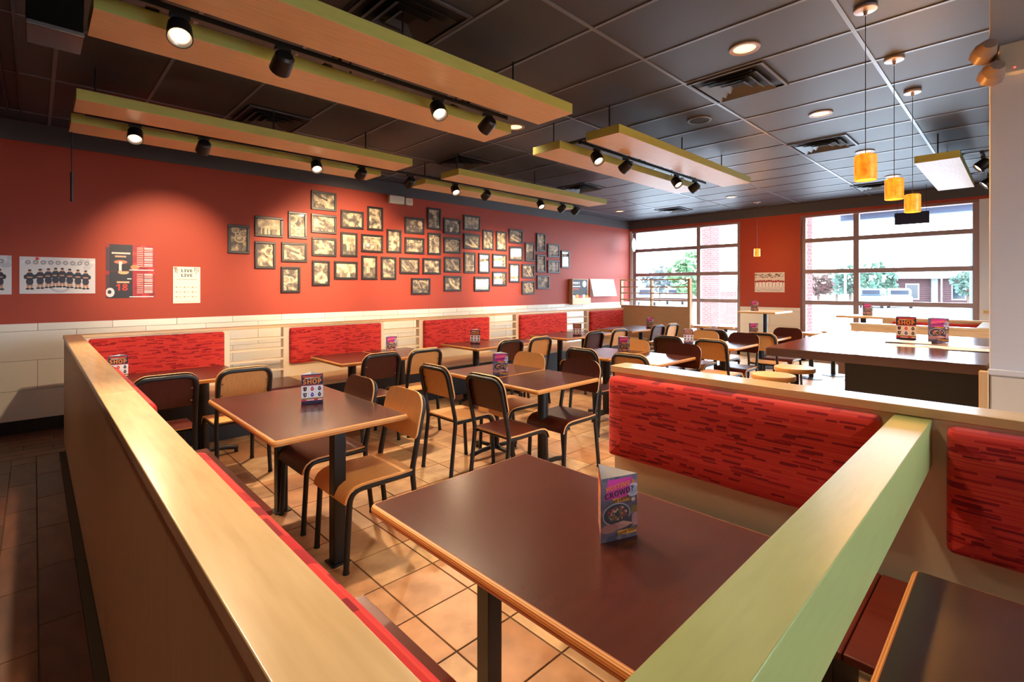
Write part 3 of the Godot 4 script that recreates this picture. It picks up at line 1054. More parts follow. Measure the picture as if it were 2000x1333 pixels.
func build_chairs() -> void:
	var dark: Node3D = null
	var pale: Node3D = null
	var list := [
		# x, z, turn, dark?, label
		[1.375, -2.64, -PI / 2, 0, "maple-faced chair tucked under the two-post table, rail side"],
		[1.375, -3.21, -PI / 2, 1, "dark brown chair tucked under the two-post table, picture-wall side"],
		[2.58, -2.68, PI / 2, 1, "dark chair at the first table pair with its back to the two-post table"],
		[2.58, -3.29, PI / 2, 0, "maple chair at the first table pair with its back to the two-post table"],
		[3.14, -2.65, -PI / 2, 1, "dark chair at the first table pair facing the half wall"],
		[3.14, -3.27, -PI / 2, 0, "maple chair at the first table pair facing the half wall"],
		[4.29, -2.57, PI / 2, 0, "maple chair at the window-lit second table pair facing the windows"],
		[4.29, -3.14, PI / 2, 1, "dark chair at the window-lit second table pair facing the windows"],
		[4.89, -2.60, -PI / 2, 1, "dark chair at the second table pair with its back to the windows"],
		[4.89, -3.22, -PI / 2, 0, "maple chair at the second table pair with its back to the windows"],
		[6.09, -2.60, PI / 2, 0, "maple chair at the third table pair facing the windows"],
		[6.09, -3.16, PI / 2, 1, "dark chair at the third table pair facing the windows"],
		[6.68, -2.64, -PI / 2, 1, "dark chair at the third table pair with its back to the windows"],
		[6.68, -3.18, -PI / 2, 0, "maple chair at the third table pair with its back to the windows"],
		[7.44, -2.50, PI / 2, 0, "maple chair at the fourth table pair facing the windows"],
		[7.44, -3.16, PI / 2, 1, "dark chair at the fourth table pair facing the windows"],
		[8.03, -2.50, -PI / 2, 1, "dark chair at the fourth table pair with its back to the windows"],
		[0.68, -4.52, PI, 1, "dark chair facing the wall bench in the half wall corner"],
		[1.19, -4.50, PI, 0, "maple chair facing the wall bench in the half wall corner"],
		[2.38, -4.50, PI, 1, "dark chair facing the second wall-bench cushion"],
		[2.87, -4.50, PI, 0, "maple chair facing the second wall-bench cushion"],
		[4.08, -4.50, PI, 1, "dark chair facing the third wall-bench cushion"],
		[4.60, -4.50, PI, 0, "maple chair facing the third wall-bench cushion"],
		[5.71, -4.48, PI, 1, "dark chair facing the fourth wall-bench cushion"],
		[6.33, -4.48, PI, 0, "maple chair facing the fourth wall-bench cushion"],
		[7.42, -4.46, PI, 1, "dark chair facing the fifth wall-bench cushion"],
		[7.90, -4.46, PI, 0, "maple chair facing the fifth wall-bench cushion"],
	]
	for c in list:
		var at := Vector3(c[0], 0, c[1])
		var o: Node3D
		if c[3]:
			if dark == null:
				dark = make_chair("dining_chair", c[4], M.mahogany_chair)
				o = dark
			else:
				o = copy_of(dark, "dining_chair", c[4], at, 0.0, "plywood chairs")
		else:
			if pale == null:
				pale = make_chair("dining_chair", c[4], M.maple_chair)
				o = pale
			else:
				o = copy_of(pale, "dining_chair", c[4], at, 0.0, "plywood chairs")
		o.position = at
		o.rotation.y = c[2]


# ------------------------------------------------------------------ bar, stools, far furniture
func make_stool(label: String, at: Vector3, h := 0.75) -> Node3D:
	var t := thing("bar_stool", label, "stool", at, 0.0, "round-topped stools")
	obj("seat", MB.new().slab(Vector3(0, h - 0.04, 0), 0.34, 0.34, 0.17, PackedVector2Array([Vector2(0.006, 0), Vector2(0, 0.006), Vector2(0, 0.034), Vector2(0.006, 0.04)]), 8, true, true), M.maple_chair, t)
	obj("column", MB.new().lathe(PackedVector2Array([Vector2(0.0, h - 0.04), Vector2(0.09, h - 0.041), Vector2(0.09, h - 0.05), Vector2(0.036, h - 0.055), Vector2(0.036, 0.02), Vector2(0.0, 0.02)]), Vector3.ZERO, 14), M.black, t)
	obj("foot_plate", MB.new().lathe(PackedVector2Array([Vector2(0.0, 0.024), Vector2(0.10, 0.022), Vector2(0.17, 0.008), Vector2(0.17, 0.0), Vector2(0.0, 0.0)]), Vector3.ZERO, 20), M.black, t)
	return t


func build_bar() -> void:
	var b := thing("bar_counter", "large speckled stone counter on a dark base beside the column", "counter", Vector3(4.75, 0, -0.71))
	obj("stone_edge", MB.new().slab(Vector3(0, 1.012, 0), 2.0, 1.15, 0.03, PackedVector2Array([Vector2(0.004, 0), Vector2(0, 0.005), Vector2(0, 0.052), Vector2(0.004, 0.057)]), 4, false, true), M.granite_edge, b)
	obj("stone_top", MB.new().slab(Vector3(0, 1.012, 0), 2.0, 1.15, 0.03, PackedVector2Array([Vector2(0.004, 0.054), Vector2(0.004, 0.058)]), 4), M.granite, b)
	obj("base", box1(Vector3(-0.66, 0.0, -0.16), Vector3(0.66, 1.012, 0.55), 0.004), M.bar_panel, b)
	obj("bracket", box1(Vector3(-0.62, 0.88, -0.21), Vector3(-0.58, 0.97, -0.16), 0.004), M.alu, b)
	make_stool("round maple stool at the end of the speckled counter, half-wall side", Vector3(4.50, 0, -1.47), 0.76)
	make_stool("round maple stool at the end of the speckled counter, window side", Vector3(5.06, 0, -1.47), 0.76)
	var spots := [[4.62, -0.55, 0.3, M.paper], [4.72, -0.47, -0.5, M.nickel], [4.66, -0.36, 0.9, M.paper], [4.60, -0.24, 0.2, M.paper], [4.80, -0.30, -0.2, M.nickel], [4.86, -0.62, 0.1, M.paper]]
	var n := 0
	for s in spots:
		var o := thing("menu_sheet", "flat printed menu sheet lying in the loose pile on the counter", "menu", Vector3(s[0], 1.0703 + 0.0012 * n, s[1]), s[2], "menus on the bar counter")
		obj("sheet", box1(Vector3(-0.11, 0, -0.14), Vector3(0.11, 0.001, 0.14)), s[3], o)
		n += 1


func high_table(label: String, at: Vector3, w: float, d: float) -> void:
	var t := thing("high_table", label, "table", at, 0.0, "high tables by the windows")
	var h := 0.016
	obj("edge", MB.new().slab(Vector3(0, 1.05 - h, 0), w, d, 0.02, PackedVector2Array([Vector2(0.01, -h), Vector2(0, -h * 0.4), Vector2(0, h * 0.4), Vector2(0.01, h)]), 3, false, true), M.ply_plain, t)
	obj("table_top", MB.new().slab(Vector3(0, 1.05 - h, 0), w, d, 0.02, PackedVector2Array([Vector2(0.0095, h - 0.002), Vector2(0.0095, h + 0.0004)]), 3), M.maple, t)
	obj("column", MB.new().lathe(PackedVector2Array([Vector2(0.0, 1.018), Vector2(0.12, 1.018), Vector2(0.12, 1.005), Vector2(0.04, 1.0), Vector2(0.04, 0.03), Vector2(0.0, 0.03)]), Vector3.ZERO, 14), M.black, t)
	obj("foot_plate", MB.new().lathe(PackedVector2Array([Vector2(0.0, 0.03), Vector2(0.12, 0.028), Vector2(0.26, 0.01), Vector2(0.26, 0.0), Vector2(0.0, 0.0)]), Vector3.ZERO, 20), M.black, t)


func build_far_furniture() -> void:
	high_table("high wooden table in front of the red pier with the team poster", Vector3(9.85, 0, -3.36), 0.95, 0.66)
	high_table("thin-topped high table in front of the right-hand window mullion", Vector3(9.45, 0, -1.76), 0.62, 0.62)
	make_stool("round stool under the left window beside the divider screen", Vector3(9.38, 0, -4.36))
	make_stool("round stool under the left window beside the red pier", Vector3(9.50, 0, -3.95))
	make_stool("round stool by the right window's brick edge", Vector3(9.18, 0, -2.42))
	make_stool("round stool by the right window, beside the thin-topped high table", Vector3(9.75, 0, -2.24))
	var a := thing("booth_divider", "plain maple booth divider beyond the speckled counter", "divider", Vector3(7.26, 0, -1.47))
	obj("panel", box1(Vector3(-0.05, 0, 0), Vector3(0.05, 1.03, 2.4), 0.003, 2), M.maple, a)
	obj("cap", box1(Vector3(-0.06, 1.03, -0.01), Vector3(0.06, HALF_TOP, 2.4), 0.003, 2), M.maple_cap, a)
	var b := thing("booth_divider", "booth divider with a red upholstered band below the right window", "divider", Vector3(8.9, 0, -1.42))
	obj("panel", box1(Vector3(-0.05, 0, 0), Vector3(0.05, 1.03, 2.4), 0.003, 2), M.maple, b)
	obj("cap", box1(Vector3(-0.06, 1.03, -0.01), Vector3(0.06, HALF_TOP, 2.4), 0.003, 2), M.maple, b)
	obj("cushion", cushion(2.25, 0.42, 0.06), M.fabric, b).transform = turned(Vector3(0, 0, 1), Vector3(-1, 0, 0), Vector3(0, -1, 0), Vector3(-0.051, 0.80, 1.25))
	var c := thing("cross_divider", "short white-capped booth divider between the two far booth walls", "divider", Vector3(8.07, 0, -0.30))
	obj("panel", box1(Vector3(-0.74, 0, -0.05), Vector3(0.70, 1.02, 0.05), 0.003, 0), M.maple, c)
	obj("cap", box1(Vector3(-0.74, 1.02, -0.06), Vector3(0.70, 1.05, 0.06), 0.003, 0), M.cream, c)
	var s := thing("window_shelf", "maple shelf board on the wall right of the window", "shelf", Vector3(11.0, 1.08, -0.2))
	obj("board", box1(Vector3(-0.15, 0, -0.24), Vector3(0.2, 0.05, 0.3), 0.004, 2), M.maple, s)


# ------------------------------------------------------------------ overhead
func build_ceiling_boards() -> void:
	var g := "hanging ceiling boards"
	var list := [
		[0.21, 3.08, -2.862, -2.492, "long hanging green-edged board beside the dark ceiling, nearest the green rail"],
		[0.21, 3.08, -3.565, -3.195, "long hanging green-edged board paired across the track with the board above the green rail"],
		[0.22, 3.09, -5.19, -4.82, "hanging green-edged board over the first wall tables, room side of its track"],
		[0.22, 3.09, -5.90, -5.53, "hanging green-edged board over the first wall bench cushions, wall side of its track"],
		[3.75, 6.82, -2.875, -2.505, "hanging green-edged board with the window-bright underside, bar side"],
		[3.75, 6.82, -3.565, -3.195, "hanging green-edged board with the window-bright underside, wall side of its track"],
		[3.74, 6.85, -5.18, -4.81, "hanging green-edged board over the far wall tables, room side of its track"],
		[3.74, 6.85, -5.90, -5.53, "hanging green-edged board over the far wall bench cushions, wall side of its track"],
		[7.07, 9.31, -0.845, -0.465, "short pale hanging board above the bar end by the column"],
	]
	for s in list:
		var l: float = s[1] - s[0]
		var w: float = s[3] - s[2]
		var t := thing("ceiling_board", s[4], "ceiling panel", Vector3((s[0] + s[1]) / 2, 2.88, (s[2] + s[3]) / 2), 0.0, g)
		obj("edge_frame", box1(Vector3(-l / 2, 0.002, -w / 2), Vector3(l / 2, 0.08, w / 2), 0.002, 0), M.green, t)
		obj("underside", box1(Vector3(-l / 2 + 0.001, 0.0, -w / 2 + 0.001), Vector3(l / 2 - 0.001, 0.0025, w / 2 - 0.001), 0.0, 0), M.maple, t)
		for x in [-l / 2 + 0.12, 0.0, l / 2 - 0.48]:
			obj("hanger_rod", MB.new().tube(PackedVector3Array([Vector3(x, 0.075, 0), Vector3(x, CEILING - 2.88, 0)]), 0.007, 6), M.black, t)
	var p := thing("pull_rod", "thin black rod hanging down in front of the red wall", "rod", Vector3(0.24, 2.26, -5.88))
	obj("stem", MB.new().tube(PackedVector3Array([Vector3(0, 0.25, 0), Vector3(0, 0.625, 0)]), 0.004, 6), M.black, p)
	obj("grip", MB.new().tube(PackedVector3Array([Vector3(0, 0, 0), Vector3(0, 0.26, 0)]), 0.010, 8), M.black, p)


func rail(label: String, x0: float, x1: float, z: float, brackets: Array) -> void:
	var t := thing("lighting_track", label, "light track", Vector3(x0, 2.905, z), 0.0, "lighting tracks")
	obj("track", box1(Vector3(0, 0, -0.017), Vector3(x1 - x0, 0.032, 0.017), 0.003), M.black, t)
	for b in brackets:
		obj("bracket", box1(Vector3(b - x0 - 0.03, 0.062, -0.30), Vector3(b - x0 + 0.03, 0.072, 0.30), 0.002), M.black, t)
		obj("drop", box1(Vector3(b - x0 - 0.008, 0.03, -0.008), Vector3(b - x0 + 0.008, 0.064, 0.008)), M.black, t)


func spot_head(x: float, z: float, aim: Vector3, label: String, energy: float, cone := 42.0) -> void:
	var t := thing("track_spotlight", label, "spotlight", Vector3(x, 2.905, z), 0.0, "black track spotlights")
	obj("adapter", box1(Vector3(-0.045, -0.022, -0.016), Vector3(0.045, 0.0, 0.016), 0.003), M.black, t)
	obj("stem", MB.new().tube(PackedVector3Array([Vector3(0, -0.02, 0), Vector3(0, -0.065, 0)]), 0.013, 8), M.black, t)
	var d := aim.normalized()
	var side := d.cross(Vector3.UP).normalized()
	var up := side.cross(d).normalized()
	var piv := Vector3(0, -0.085, 0)
	# local y of the lamp points backwards along the beam
	var b := Basis(side, -d, side.cross(-d))
	var house := obj("housing", MB.new().lathe(PackedVector2Array([Vector2(0.0, 0.062), Vector2(0.040, 0.060), Vector2(0.054, 0.045), Vector2(0.057, 0.0), Vector2(0.059, -0.060), Vector2(0.054, -0.060), Vector2(0.050, -0.048)]), Vector3.ZERO, 18), M.black, t)
	house.transform = Transform3D(b, piv)
	var lens := obj("lamp_lens", MB.new().lathe(PackedVector2Array([Vector2(0.0, -0.040), Vector2(0.038, -0.042), Vector2(0.036, -0.047), Vector2(0.0, -0.052)]), Vector3.ZERO, 18), M.lamp, t)
	lens.transform = Transform3D(b, piv)
	obj("reflector", MB.new().lathe(PackedVector2Array([Vector2(0.0, -0.036), Vector2(0.037, -0.038), Vector2(0.0525, -0.052)]), Vector3.ZERO, 18), M.nickel, t).transform = Transform3D(b, piv)
	var l := SpotLight3D.new()
	l.name = "beam"
	l.light_color = Color(1.0, 0.87, 0.71)
	l.light_energy = energy
	l.spot_angle = cone
	l.spot_angle_attenuation = 0.9
	l.spot_range = 15.0
	l.spot_attenuation = 2.0
	l.light_size = 0.035
	l.shadow_enabled = true
	t.add_child(l)
	l.transform = Transform3D(Basis(side, up, -d), piv + d * 0.064)


func build_track_lights() -> void:
	var z1 := -3.025
	var z2 := -5.36
	rail("black track between the two long boards nearest the green rail", 0.3, 2.86, z1, [0.45, 1.4, 2.45])
	rail("long black track between the boards over the wall tables", 0.3, 6.95, z2, [0.45, 1.4, 2.45, 4.0, 5.1, 6.4])
	rail("black track between the window-bright hanging boards", 3.85, 6.6, z1, [3.95, 5.05, 6.3])
	rail("black track beside the short pale hanging board", 7.15, 8.95, -0.30, [7.4, 8.74])
	var to_room := Vector3(-0.10, -0.80, 0.58)
	var to_wall := Vector3(0.0, -0.50, -0.87)
	var row := ["first", "second", "third", "fourth", "fifth"]
	for s in [[z1, [0.54, 1.05, 2.16, 2.65], "track near green rail", 5.5, 6.0], [z2, [0.63, 1.147, 2.215, 2.74], "track above first wall tables", 7.0, 6.0], [z2, [4.11, 4.67, 5.82, 6.35, 6.71], "track above far wall tables", 7.0, 6.0], [z1, [4.13, 4.66, 5.80, 6.29], "track between window-bright boards", 6.0, 4.5]]:
		for k in s[1].size():
			var room: bool = k % 2 == 0 and k < 4
			spot_head(s[1][k], s[0], to_room if room else to_wall, "%s spotlight along the %s, aimed at the %s" % [row[k], s[2], "room" if room else "wall"], s[3] if room else s[4], 40.0 if room else 27.0)
	spot_head(3.40, z2, to_wall, "lone spotlight in the gap between the two lengths of wall boards", 8.0)
	spot_head(7.35, -0.30, Vector3(-0.2, -0.6, -0.7), "spotlight beside the short pale board, bar end", 3.0)
	spot_head(8.63, -0.30, Vector3(-0.2, -0.6, -0.7), "spotlight beside the short pale board, window end", 3.0)


func build_downlights() -> void:
	var list := [[3.64, -1.38, "bar start"], [5.55, -1.38, "beside the middle pendant"], [7.50, -1.38, "behind the first pendant shade"], [9.47, -1.39, "behind the second pendant shade"], [9.45, -3.83, "before the red pier"], [9.44, -6.29, "before the left window"], [3.67, -3.75, "at the end of the long hanging boards"],
		[1.72, -1.38, "above the green rail table"], [-0.2, -1.38, "above the corridor"], [-1.3, -4.6, "above the corridor by the red wall"]]
	for s in list:
		var t := thing("downlight", "round recessed downlight in the dark ceiling, %s" % s[2], "ceiling light", Vector3(s[0], CEILING, s[1]), 0.0, "recessed downlights")
		obj("trim_ring", MB.new().lathe(PackedVector2Array([Vector2(0.073, 0.012), Vector2(0.075, -0.004), Vector2(0.100, -0.006), Vector2(0.104, 0.002)]), Vector3.ZERO, 28), M.trim_ring, t)
		obj("lamp_diffuser", MB.new().lathe(PackedVector2Array([Vector2(0.0, 0.0035), Vector2(0.075, 0.0035), Vector2(0.075, 0.0015), Vector2(0.0, 0.0)]), Vector3.ZERO, 24), M.lamp_soft, t)
		var l := SpotLight3D.new()
		l.name = "beam"
		l.light_color = Color(1.0, 0.90, 0.76)
		l.light_energy = 2.6 if s[0] > 1.0 else 1.3
		l.spot_angle = 62.0
		l.spot_angle_attenuation = 1.0
		l.spot_range = 15.0
		l.spot_attenuation = 2.0
		l.light_size = 0.07
		l.shadow_enabled = true
		t.add_child(l)
		l.position = Vector3(0, -0.012, 0)
		l.rotation.x = -PI / 2
	var sp := thing("ceiling_speaker", "round flush black speaker grille in the ceiling beside the hanging boards", "speaker", Vector3(4.87, CEILING, -2.29))
	obj("ring", MB.new().lathe(PackedVector2Array([Vector2(0.095, 0.004), Vector2(0.097, -0.006), Vector2(0.115, -0.006), Vector2(0.118, 0.004)]), Vector3.ZERO, 28), M.tee, sp)
	obj("grille", MB.new().lathe(PackedVector2Array([Vector2(0.0, -0.003), Vector2(0.097, -0.002), Vector2(0.097, 0.004), Vector2(0.0, 0.004)]), Vector3.ZERO, 24), M.black_soft, sp)


func build_vents() -> void:
	var vent := mat(Color(0.30, 0.30, 0.32), 0.4)
	var first: Node3D = null
	for s in [[4.23, -1.66, "beside the recessed downlight over the bar start"], [6.76, -1.66, "over the bar end"], [10.16, -1.72, "next to the right window"], [4.2, -5.30, "between the two rows of wall boards"], [6.74, -5.26, "past the end of the far wall boards"], [10.12, -5.35, "next to the left window"], [1.74, -5.30, "above the first wall boards"], [1.68, -2.70, "above the long board nearest the green rail"]]:
		var lab: String = "square louvred air diffuser in the ceiling, " + s[2]
		var at := Vector3(s[0], CEILING, s[1])
		if first:
			copy_of(first, "ceiling_vent", lab, at, 0.0, "square ceiling diffusers")
			continue
		first = thing("ceiling_vent", lab, "air vent", at, 0.0, "square ceiling diffusers")
		obj("backing", box1(Vector3(-0.29, -0.002, -0.29), Vector3(0.29, 0.0, 0.29)), M.ink, first)
		for k in 4:
			var a := 0.300 - k * 0.068
			var mb := MB.new()
			var b := a - (0.022 if k == 0 else 0.045)
			for q in 4:
				var R := Basis(Vector3.UP, q * PI / 2)
				var y0 := -0.012 if k == 0 else -0.034
				var y1 := -0.012 if k == 0 else -0.006
				var n := R * Vector3(0, -1, 0) if k == 0 else R * Vector3(-0.55, -0.83, 0)
				mb.quad(R * Vector3(a, y0, -a), R * Vector3(a, y0, a), R * Vector3(b, y1, b), R * Vector3(b, y1, -b), n)
				if k == 0:
					mb.quad(R * Vector3(a, y0, -a), R * Vector3(a, y0, a), R * Vector3(a, 0, a), R * Vector3(a, 0, -a), R * Vector3.RIGHT)
			obj("frame" if k == 0 else "louvre", mb, vent, first)


func build_pendants() -> void:
	for s in [[3.63, -0.665, 2.148, "over the bar, nearest the column"], [4.59, -0.665, 2.150, "middle one of the row over the bar"], [5.47, -0.665, 2.148, "window end of the row over the bar"], [10.35, -3.68, 2.11, "over the high table before the red pier"]]:
		var t := thing("pendant_lamp", "amber glass pendant on a thin cord, " + s[3], "pendant lamp", Vector3(s[0], s[2], s[1]), 0.0, "amber pendant lamps")
		var h: float = 0.155
		var drop: float = CEILING - s[2]
		obj("canopy", MB.new().lathe(PackedVector2Array([Vector2(0.0, drop), Vector2(0.062, drop), Vector2(0.064, drop - 0.014), Vector2(0.060, drop - 0.02), Vector2(0.012, drop - 0.024), Vector2(0.008, drop - 0.05), Vector2(0.0, drop - 0.05)]), Vector3.ZERO, 24), M.nickel, t)
		obj("cord", MB.new().tube(PackedVector3Array([Vector3(0, h, 0), Vector3(0, drop - 0.04, 0)]), 0.0022, 6), M.frame, t)
		obj("pendant_shade", MB.new().lathe(PackedVector2Array([Vector2(0.012, h), Vector2(0.050, h), Vector2(0.058, h - 0.008), Vector2(0.058, 0.004), Vector2(0.055, 0.0), Vector2(0.052, 0.004), Vector2(0.052, h - 0.012)]), Vector3.ZERO, 28), M.amber, t)
		obj("bulb", MB.new().lathe(PackedVector2Array([Vector2(0.0, 0.12), Vector2(0.012, 0.115), Vector2(0.018, 0.075), Vector2(0.012, 0.045), Vector2(0.0, 0.04)]), Vector3.ZERO, 12), M.lamp_soft, t)
		var l := OmniLight3D.new()
		l.name = "glow"
		l.light_color = Color(1.0, 0.68, 0.32)
		l.light_energy = 0.35
		l.light_size = 0.03
		l.omni_range = 12.0
		l.omni_attenuation = 2.0
		l.shadow_enabled = true
		t.add_child(l)
		l.position = Vector3(0, 0.08, 0)


# ------------------------------------------------------------------ pictures and posters
func wall_point(u: float, v: float, z: float) -> Vector3:   # where the line of sight through a pixel meets the plane z = const
	var a := (u - 1000.0) / FOCAL
	var b := (HORIZON - v) / FOCAL
	var d := Vector3(sin(YAW) + a * cos(YAW), b, -cos(YAW) + a * sin(YAW))
	return EYE + d * (z / d.z)


func print_atlas() -> Image:
	var im := Image.create(960, 480, false, Image.FORMAT_RGB8)
	var nz := FastNoiseLite.new()
	nz.frequency = 0.026
	nz.fractal_octaves = 4
	for k in 50:
		rng.seed = 1000 + k
		nz.seed = k * 7 + 1
		var ox := (k % 10) * 96
		var oy := (k / 10) * 96
		var cell := Rect2i(ox, oy, 96, 96)
		var theme: int = THEMES[k]
		var lo := Color8(54, 44, 36)
		var hi := Color8(226, 204, 160)
		var base := rng.randf_range(0.25, 0.6)
		for y in 96:
			for x in 96:
				var n := nz.get_noise_2d(x, y) * 1.1 + base
				if theme == 3:
					n = n * 0.55 + (0.45 if y < 45 + nz.get_noise_1d(x) * 10.0 else 0.0)
				im.set_pixel(ox + x, oy + y, lo.lerp(hi, clampf(n, 0, 1)))
		for i in 6:
			var t := lo.lerp(hi, rng.randf())
			var cx := ox + rng.randf() * 96
			var cy := oy + rng.randf() * 96
			match theme:
				0:
					var r := rng.randf_range(12, 27)
					disc(im, cx, cy, r, r * 0.8, lo.lerp(hi, 0.9), cell)
					disc(im, cx, cy, r * 0.75, r * 0.6, lo.lerp(hi, 0.45), cell)
					disc(im, cx - 2, cy - 2, r * 0.4, r * 0.3, t, cell)
				1:
					var ang := rng.randf_range(0.2, 1.2)
					for j in 70:
						var q := Vector2(cx - 35 * cos(ang) + j * cos(ang), cy - 35 * sin(ang) + j * sin(ang))
						disc(im, q.x, q.y, 4.5, 4.5, t, cell)
				2:
					disc(im, cx, cy, rng.randf_range(7, 17), rng.randf_range(6, 14), t, cell)
					disc(im, cx + 3, cy - 3, 3, 3, hi, cell)
				3:
					px(im, clampf(cx, ox, ox + 80), oy + 40 + rng.randf() * 10, 8 + rng.randf() * 8, 30, t)
				4:
					px(im, ox, clampf(cy, oy, oy + 90), 96, 3, t)
					px(im, clampf(cx, ox, ox + 92), oy, 3, 96, lo.lerp(hi, 0.7))
	return im

# 0 round plates, 1 crossing sticks, 2 heaped food, 3 skyline, 4 shelves
const THEMES := [0, 3, 0, 1, 2, 2, 1, 0, 1, 1, 3, 4, 2, 0, 2, 3, 3, 1, 2, 4, 2, 4, 2, 0, 0, 1, 2, 2, 1, 1, 1, 2, 1, 4, 2, 0, 4, 3, 4, 4, 1, 1, 2, 2, 0, 1, 4, 4, 1, 2]

const ORDINALS := ["first", "second", "third", "fourth", "fifth", "sixth", "seventh", "eighth", "ninth", "tenth", "eleventh", "twelfth", "thirteenth", "fourteenth", "fifteenth", "sixteenth", "seventeenth", "eighteenth", "nineteenth", "twentieth", "twenty-first", "twenty-second", "twenty-third", "twenty-fourth", "twenty-fifth", "twenty-sixth"]

# outlines in two crops of the photograph: left, right, top and bottom of the left edge
const PICTURES_A := [[85, 322, 433, 748], [378, 685, 338, 563], [740, 945, 290, 585], [990, 1265, 62, 270], [990, 1265, 315, 525], [1312, 1560, 275, 475], [1598, 1770, 235, 497], [378, 605, 615, 915], [668, 947, 625, 842], [998, 1265, 572, 778], [1310, 1493, 517, 785], [1532, 1770, 537, 735], [1810, 1970, 485, 742], [662, 872, 893, 1180], [1000, 1193, 825, 1102], [1240, 1495, 833, 1033], [1535, 1708, 773, 1035], [1748, 1915, 785, 1035]]
const PICTURES_B := [[118, 330, 240, 420], [362, 510, 138, 375], [540, 727, 253, 423], [755, 935, 218, 383], [118, 330, 462, 640], [365, 510, 412, 652], [540, 727, 462, 635], [757, 935, 420, 588], [962, 1082, 380, 598], [1108, 1225, 395, 610], [1247, 1398, 372, 525], [1547, 1645, 418, 618], [62, 277, 682, 862], [312, 510, 690, 865], [543, 727, 675, 845], [760, 887, 625, 853], [917, 1040, 635, 855], [1068, 1225, 643, 798], [1250, 1398, 560, 717], [1423, 1525, 522, 725], [1668, 1797, 535, 680], [1815, 1905, 607, 797], [188, 395, 907, 1088], [543, 732, 883, 1052], [870, 1042, 890, 1052], [1068, 1225, 835, 992], [1250, 1362, 748, 955], [1387, 1527, 755, 907], [1548, 1645, 650, 848], [1668, 1797, 712, 852], [1387, 1527, 940, 1087], [1552, 1685, 878, 1028]]


func build_pictures() -> void:
	var look := mat(Color(1, 1, 1), 0.6)
	look.albedo_texture = ImageTexture.create_from_image(print_atlas())
	var what := ["plates", "sticks", "food", "skyline", "shelves"]
	var all := []
	for p in PICTURES_A:
		all.append([430.0, 360.0, p])
	for p in PICTURES_B:
		all.append([770.0, 380.0, p])
	var z := WALL_Z + 0.022
	var order := []
	for k in all.size():
		var p: Array = all[k][2]
		var m := wall_point(all[k][0] + (p[0] + p[1]) / 2.0 / 5.553, all[k][1] + (p[2] + p[3]) / 2.0 / 5.553, z)
		order.append([2 - clampi(int(floor((m.y - 1.55) / 0.37)), 0, 2), m.x, k])
	order.sort_custom(func(a, b): return a[0] < b[0] or (a[0] == b[0] and a[1] < b[1]))
	var rank := {}
	var count := [0, 0, 0]
	for o in order:
		count[o[0]] += 1
		rank[o[2]] = [o[0], count[o[0]]]
	for k in all.size():
		var p: Array = all[k][2]
		var tl := wall_point(all[k][0] + p[0] / 5.553, all[k][1] + p[2] / 5.553, z)
		var bl := wall_point(all[k][0] + p[0] / 5.553, all[k][1] + p[3] / 5.553, z)
		var rr := wall_point(all[k][0] + p[1] / 5.553, all[k][1] + p[2] / 5.553, z)
		var w := rr.x - tl.x
		var h := tl.y - bl.y
		# frames come in two sizes: 0.30 x 0.40 standing or lying; keep what the outline measures
		var t := thing("picture_frame", "%s black-framed sepia photo of %s, %s from the LIVE sheet in the %s tier" % ["upright" if h > w else "landscape", what[THEMES[k]], ORDINALS[rank[k][1] - 1], ["upper", "middle", "lower"][rank[k][0]]], "picture", Vector3((tl.x + rr.x) / 2, (tl.y + bl.y) / 2, WALL_Z), 0.0, "black-framed photographs on the red wall")
		var b := 0.034
		var mb := MB.new()
		mb.span(Vector3(-w / 2, h / 2 - b, 0), Vector3(w / 2, h / 2, 0.024), 0.005)
		mb.span(Vector3(-w / 2, -h / 2, 0), Vector3(w / 2, -h / 2 + b, 0.024), 0.005)
		mb.span(Vector3(-w / 2, -h / 2 + b, 0), Vector3(-w / 2 + b, h / 2 - b, 0.024), 0.005)
		mb.span(Vector3(w / 2 - b, -h / 2 + b, 0), Vector3(w / 2, h / 2 - b, 0.024), 0.005)
		obj("frame", mb, M.frame, t)
		var u0 := (k % 10) / 10.0 + 0.002
		var v0 := (k / 10) / 5.0 + 0.004
		var du := 0.096 * (minf(1.0, w / h))
		var dv := 0.192 * (minf(1.0, h / w))
		var pr := MB.new()
		var x := w / 2 - b + 0.002
		var y := h / 2 - b + 0.002
		pr.quad(Vector3(-x, y, 0.008), Vector3(x, y, 0.008), Vector3(x, -y, 0.008), Vector3(-x, -y, 0.008), Vector3.BACK, Vector2(u0, v0), Vector2(u0 + du, v0), Vector2(u0 + du, v0 + dv), Vector2(u0, v0 + dv))
		obj("photograph", pr, look, t)
		var gl := MB.new()
		gl.quad(Vector3(-x, y, 0.013), Vector3(x, y, 0.013), Vector3(x, -y, 0.013), Vector3(-x, -y, 0.013), Vector3.BACK)
		obj("pane", gl, M.glass, t)


func sheet(called: String, label: String, lo: Vector3, hi: Vector3, im: Image) -> Node3D:
	var m := mat(Color(1, 1, 1), 0.55)
	m.albedo_texture = ImageTexture.create_from_image(im)
	var c := (lo + hi) / 2
	c.z = lo.z
	var t := thing(called, label, "poster", c)
	var w := absf(hi.x - lo.x) / 2
	var h := absf(hi.y - lo.y) / 2
	var p := MB.new(2)
	p.on(0).quad(Vector3(-w, h, 0.003), Vector3(w, h, 0.003), Vector3(w, -h, 0.003), Vector3(-w, -h, 0.003), Vector3.BACK)
	p.on(1).span(Vector3(-w, -h, 0.0005), Vector3(w, h, 0.0027))
	obj("print", p, [m, M.paper], t)
	return t


